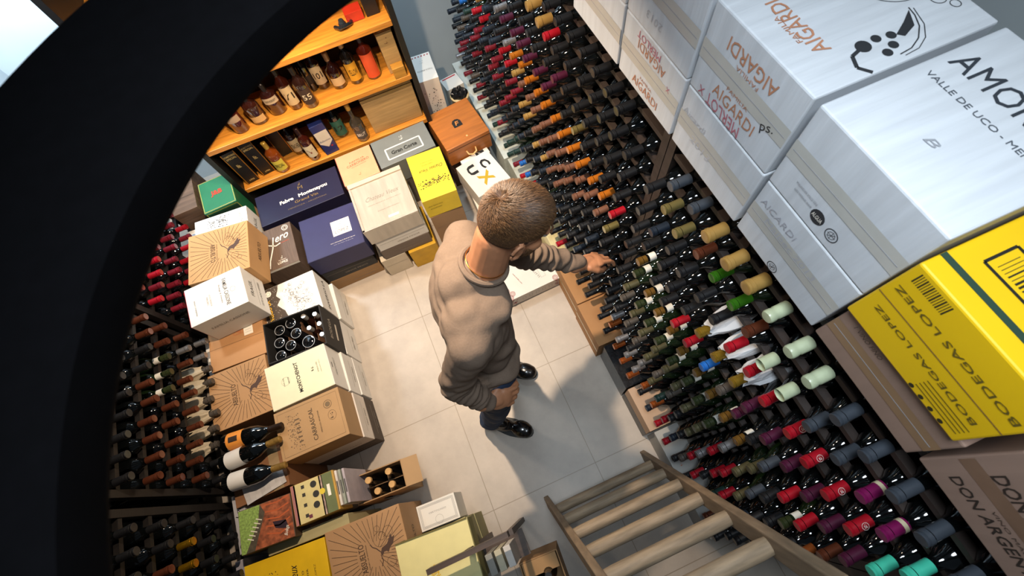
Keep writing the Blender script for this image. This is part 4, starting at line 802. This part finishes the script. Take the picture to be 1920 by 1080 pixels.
ell(mb,(-.03,.60,1.28),(.095,.155,.15),skin); ell(mb,(-.035,.56,1.05),(.09,.135,.16),skin); ell(mb,(-.05,.50,.93),(.095,.145,.10),skin)
HP=[Vector((-.075,.43,.90)),Vector((-.035,.59,.90))]; KN=[Vector((-.12,.415,.50)),Vector((.0,.64,.50))]; AN=[Vector((-.20,.425,.10)),Vector((-.055,.70,.10))]
for s in (0,1): limb(mb,[HP[s],KN[s],KN[s].lerp(AN[s],.35),AN[s]],[.075,.052,.05,.034],skin)
# left hand: pinching the bottle capsule
def hand(mb,w,fw,up,side,curl,thumb,sc=1.0):
    """w wrist, fw forward, up = back of the hand, side = towards the thumb; curl per finger"""
    fw=fw.normalized(); side=(side-fw*side.dot(fw)).normalized(); up=(up-fw*up.dot(fw)-side*up.dot(side)).normalized()
    P=lambda a,b,c: w+fw*a*sc+side*b*sc+up*c*sc
    R3=Matrix(((fw.x,side.x,up.x),(fw.y,side.y,up.y),(fw.z,side.z,up.z)))
    ell(mb,P(.045,0,0),(.052*sc,.040*sc,.017*sc),skin,R3); ell(mb,P(.065,.004,.001),(.032*sc,.041*sc,.015*sc),skin,R3); limb(mb,[P(-.03,0,0),P(.015,0,0),P(.04,0,0)],[.025*sc,.024*sc,.022*sc],skin)
    for i,(off,l,r) in enumerate(((.031,.072,.0088),(.010,.080,.009),(-.011,.074,.0086),(-.031,.058,.0076))):
        a=P(.086-abs(i-1.2)*.004,off,.002); c=curl[i]; pts=[a]; ang=c*.35; p=a
        for seg_,fr in enumerate((.45,.30,.25)):
            d=fw*cos(ang)-up*sin(ang)+side*(.06*(1.5-i)*(.5 if c<.8 else -.3)); p=p+d.normalized()*l*fr*sc; pts.append(p); ang+=c
        limb(mb,pts,[r*sc,r*.95*sc,r*.88*sc,r*.74*sc],skin)
    limb(mb,[P(.022,.026,-.006)]+[P(*t) for t in thumb],[.0145*sc,.0125*sc,.0105*sc,.0088*sc],skin)
hand(mb,WR[1],Vector((.90,.10,-.36)),Vector((.30,.42,.85)),Vector((.1,-.9,.35)),(.42,.62,.85,.95),((.048,.040,-.018),(.078,.036,-.030),(.105,.022,-.040)),1.1)
hand(mb,WR[0],Vector((.88,-.06,-.42)),Vector((-.2,-.75,.65)),Vector((.3,.6,.6)),(.55,.7,.8,.85),((.045,.045,-.012),(.072,.05,-.02),(.095,.045,-.028)))
person=remesh('person',mb,.0036,3,None,skin,None,PL); person.location=PL
tag(person,'man in taupe long-sleeved top and jeans reaching for a bottle in the rack','person')
def pbuild(mb,name,parent,smooth=True):
    mb.v=[tuple(Vector(v)-PL) for v in mb.v]; return mb.build(name,parent,smooth)
# sweater
sw=mat('74634f' if 0 else '736254',.92,var=.06,scale=160,bump=.25); mb=MB()
ell(mb,(-.035,.605,1.29),(.122,.185,.17),sw); ell(mb,(-.055,.50,1.33),(.095,.11,.12),sw); ell(mb,(-.02,.70,1.33),(.095,.11,.11),sw); ell(mb,(-.035,.57,1.12),(.118,.158,.17),sw); ell(mb,(-.045,.53,.99),(.120,.158,.085),sw); ell(mb,(.0,.61,1.415),(.085,.165,.06),sw,Matrix.Rotation(.3,3,'Z'))
limb(mb,[Vector((-.02,.62,1.41)),Vector((.036,.62,1.455))],[.092,.070],sw)
for s in (0,1):
    limb(mb,[Vector((-.02,.61,1.37)).lerp(SH[s],.6),SH[s],SH[s].lerp(EL[s],.5),EL[s],EL[s].lerp(WR[s],.5),EL[s].lerp(WR[s],.93)],[.095,.068,.062,.056,.048,.036],sw)
    a,b=EL[s].lerp(WR[s],.85),EL[s].lerp(WR[s],.99); mb.tube([a,b],[.034,.0325],sw,18)
def dsw(p):
    d=0
    for s in (0,1):
        ax=WR[s]-EL[s]; t=(p-EL[s]).dot(ax)/ax.length_squared; q=EL[s]+ax*t; r=(p-q).length
        if -.35<t<.86 and r<.075:
            wv=math.sin(t*50+5*noise.noise(p*14)+ (2 if s else 0)); amp=(.0036 if s else .0028)*max(0,min(1,(t+.35)*2.5))*max(0,min(1,(.86-t)*6))
            d+=amp*wv
    f=noise.noise(Vector((p.x*9+3,p.y*5,p.z*13)))*.007+noise.noise(p*26)*.005
    w=max(0,min(1,(1.16-p.z)/.15))*.006*math.sin(p.z*75+6*noise.noise(p*6))
    # pulled folds from the shoulders to the waist
    g=.004*math.sin((p.y*1.2+p.z*.6)*42+5*noise.noise(p*5))*max(0,min(1,(1.38-p.z)/.2))
    return d+f*.8+w+g+.0022*math.sin(95*(p.z*.8+p.x*.3+.25*p.y)+9*noise.noise(p*7))*max(0,noise.noise(p*8+Vector((5,1,2)))*2)
sweater=remesh('sweater',mb,.0055,26,person,sw,dsw,PL)
# collar and neck chain
mb=MB(); cc=Vector((.056,.62,1.488)); nz=Vector((.42,.0,.9)).normalized(); a1=nz.orthogonal().normalized(); a2=nz.cross(a1)
mb.tube([cc+a1*.068*cos(t)+a2*.070*sin(t) for t in [2*pi*i/40 for i in range(40)]],.009,sw,8,True); pbuild(mb,'collar',person)
mb=MB(); cc=Vector((.066,.62,1.506)); mb.tube([cc+a1*.0615*cos(t)+a2*.062*sin(t) for t in [2*pi*i/60 for i in range(60)]],.0014,mat('c9863c',.25,.9),6,True); pbuild(mb,'neck_chain',person)
# jeans
jm=mat('22344f',.85,var=.25,scale=25,bump=.3); mb=MB(); ell(mb,(-.05,.51,.94),(.105,.155,.10),jm)
for s in (0,1): limb(mb,[HP[s],HP[s].lerp(KN[s],.5),KN[s],KN[s].lerp(AN[s],.4),AN[s]+Vector((0,0,.035))],[.092,.080,.068,.064,.052],jm)
jeans=remesh('jeans',mb,.006,4,person,jm,lambda p: .004*math.sin(p.z*60+5*noise.noise(p*9))*(1.4 if p.z<.3 else .7)+.004*noise.noise(p*14),PL)
# shoes
sl=mat('100f10',.22,var=.2,coat=.5); so=mat('0b0b0b',.6)
for s,(heel,toe) in enumerate(((Vector((-.255,.475,0)),Vector((-.015,.285,0))),(Vector((-.095,.765,0)),Vector((.137,.575,0))))):
    d=(toe-heel).normalized(); sd=Vector((-d.y,d.x,0)); L_=(toe-heel).length; up=Vector((0,0,1)); P=lambda a,b,c: heel+d*a+sd*b+up*c
    R3=Matrix(((d.x,sd.x,0),(d.y,sd.y,0),(0,0,1))); mb=MB()
    ell(mb,P(.045,0,.052),(.045,.036,.04),sl,R3); ell(mb,P(.12,0,.045),(.085,.040,.036),sl,R3); ell(mb,P(L_-.065,-.002 if s else .002,.040),(.062,.048,.034),sl,R3); ell(mb,P(L_-.035,0,.040),(.036,.040,.030),sl,R3)
    limb(mb,[P(.05,0,.06),P(.058,0,.11)],[.040,.043],sl); ell(mb,P(.11,0,.07),(.06,.03,.028),sl,R3)
    sh=remesh('shoe',mb,.004,4,person,sl,None,PL)
    mb=MB(); n=28; vs=[]
    for zz in (.001,.016):
        for i in range(n):
            t=2*pi*i/n; x=L_/2+ (L_/2+.004)*cos(t); wd=.034+.016*max(0,min(1,(x-.08)/.1)); vs.append(P(x,wd*sin(t)*(abs(sin(t))**-.25 if abs(sin(t))>.05 else 1),zz))
    mb.add(vs,[(i,(i+1)%n,n+(i+1)%n,n+i) for i in range(n)]+[tuple(range(n))[::-1],tuple(range(n,2*n))],so); q=pbuild(mb,'sole',sh,False)
    mb=MB()
    for k in range(4): a=.105+k*.022; zt=.10-k*.008; mb.tube([P(a,-.02,zt-.010),P(a+.004,0,zt),P(a,.02,zt-.010)],.002,so,6)
    for e in (-1,1): mb.tube([P(.10,0,.10),P(.10,e*.02,.115),P(.125,e*.035,.10),P(.115,e*.015,.098)],.0017,so,6)
    pbuild(mb,'laces',sh,True)
    mb=MB(); limb(mb,[AN[s]+Vector((0,0,-.005)),AN[s]+Vector((0,0,.05))],[.040,.038],mat('6d6a66',.9)); pbuild(mb,'sock',person)
# eyes, brows, beard, hair
for e in (-1,1):
    mb=MB(); ell(mb,H_(.083,e*.031,-.006),(.012,.012,.012),mat('d8d4cc',.2)); ell(mb,H_(.0925,e*.031,-.006),(.004,.006,.006),mat('3a2a1c',.1),HM,12,8); pbuild(mb,'eye',person)
    mb=MB(); mb.tube([H_(.096,e*.015,.016),H_(.097,e*.032,.021),H_(.088,e*.048,.014)],.003,mat('5a3a22',.9),6); pbuild(mb,'eyebrow',person)
R=random.Random(11)
def blades(name,fn,count,cols,lenf,wd):
    mb=MB(); ms=[mat(c,.5,var=.1,scale=50) for c in cols]; i=0
    while i<count:
        g=fn(R)
        if not g: continue
        p,nrm,flow=g; l=lenf(p); dd=(nrm*.45+flow*1.0+Vector((R.uniform(-.22,.22),R.uniform(-.22,.22),R.uniform(-.22,.22)))).normalized(); sd=dd.cross(nrm)
        if sd.length<1e-3: sd=dd.orthogonal()
        sd=sd.normalized()*wd; tip=p+dd*l; mid=p+dd*l*.5+nrm*l*.10
        mb.add([p-sd,p+sd,mid+sd*.8,mid-sd*.8,tip],[(0,1,2,3),(3,2,4)],ms[R.randrange(len(ms))]); i+=1
    return pbuild(mb,name,person,False)
def hairline(l):   # l: head-local unit direction from the cranium centre
    side=abs(l.y)
    if l.x>.55: return l.z>.42
    if side>.6 and l.x>-.15: return l.z>.02
    return l.z>-.42+.3*max(0,l.x)
def scalp(R):
    v=Vector((R.gauss(0,1),R.gauss(0,1),R.gauss(0,1))).normalized()
    if not hairline(v): return None
    p=H_(-.008+v.x*.099,v.y*.077,.022+v.z*.091); n=(HM@Vector((v.x/.098,v.y/.076,v.z/.09))).normalized()
    c=Vector((-.62,.1,.78)); w=(v-c); w=(w-v*w.dot(v)); sw_=v.cross(w)
    fl=(w.normalized()*.6+sw_.normalized()*.35+(Vector((1,.15,0))-v*v.x)*.7) if w.length>.05 else Vector((1,0,0)); return p,n,(HM@fl).normalized()
def hl(p):
    l=HM.transposed()@(p-hC); return .004+.022*max(0,min(1,(l.z-.02)/.06))
blades('hair',scalp,22000,('5f4229','51371f','745434','432d1a'),hl,.0008)
mb=MB(); vs=[];fs=[];n=40;k=24;idx={}
for j in range(k+1):
    for i in range(n):
        v=Vector((sin(pi*j/k)*cos(2*pi*i/n),sin(pi*j/k)*sin(2*pi*i/n),cos(pi*j/k)))
        if hairline(v) or True: idx[(j,i)]=len(vs); q=.0022 if (hairline(v) or (v.x<-.1 and v.z>-.8) or (v.x<.25 and v.z>-.25)) else -.006; vs.append(H_(-.008+v.x*(.098+q),v.y*(.076+q),.022+v.z*(.09+q)))
for j in range(k):
    for i in range(n): fs.append((idx[(j,i)],idx[(j+1,i)],idx[(j+1,(i+1)%n)],idx[(j,(i+1)%n)]))
mb.add(vs,fs,mat('4f3826',.85,var=.15,scale=90,bump=.3)); pbuild(mb,'hair_undercut',person)
def beardp(R):
    v=Vector((R.gauss(0,1),R.gauss(0,1),R.gauss(0,1))).normalized()
    if v.z>.12 or (abs(v.y)<.45 and v.z>-.35) or v.x<-.1: return None
    if v.x>.75 and v.z>-.5: return None
    p=H_(.035+v.x*.06,v.y*.064,-.04+v.z*.08); n=(HM@v).normalized(); return p,n,-hu
blades('beard',beardp,2600,('5a4028','46301d','6a4a30'),lambda p:.008,.0009)
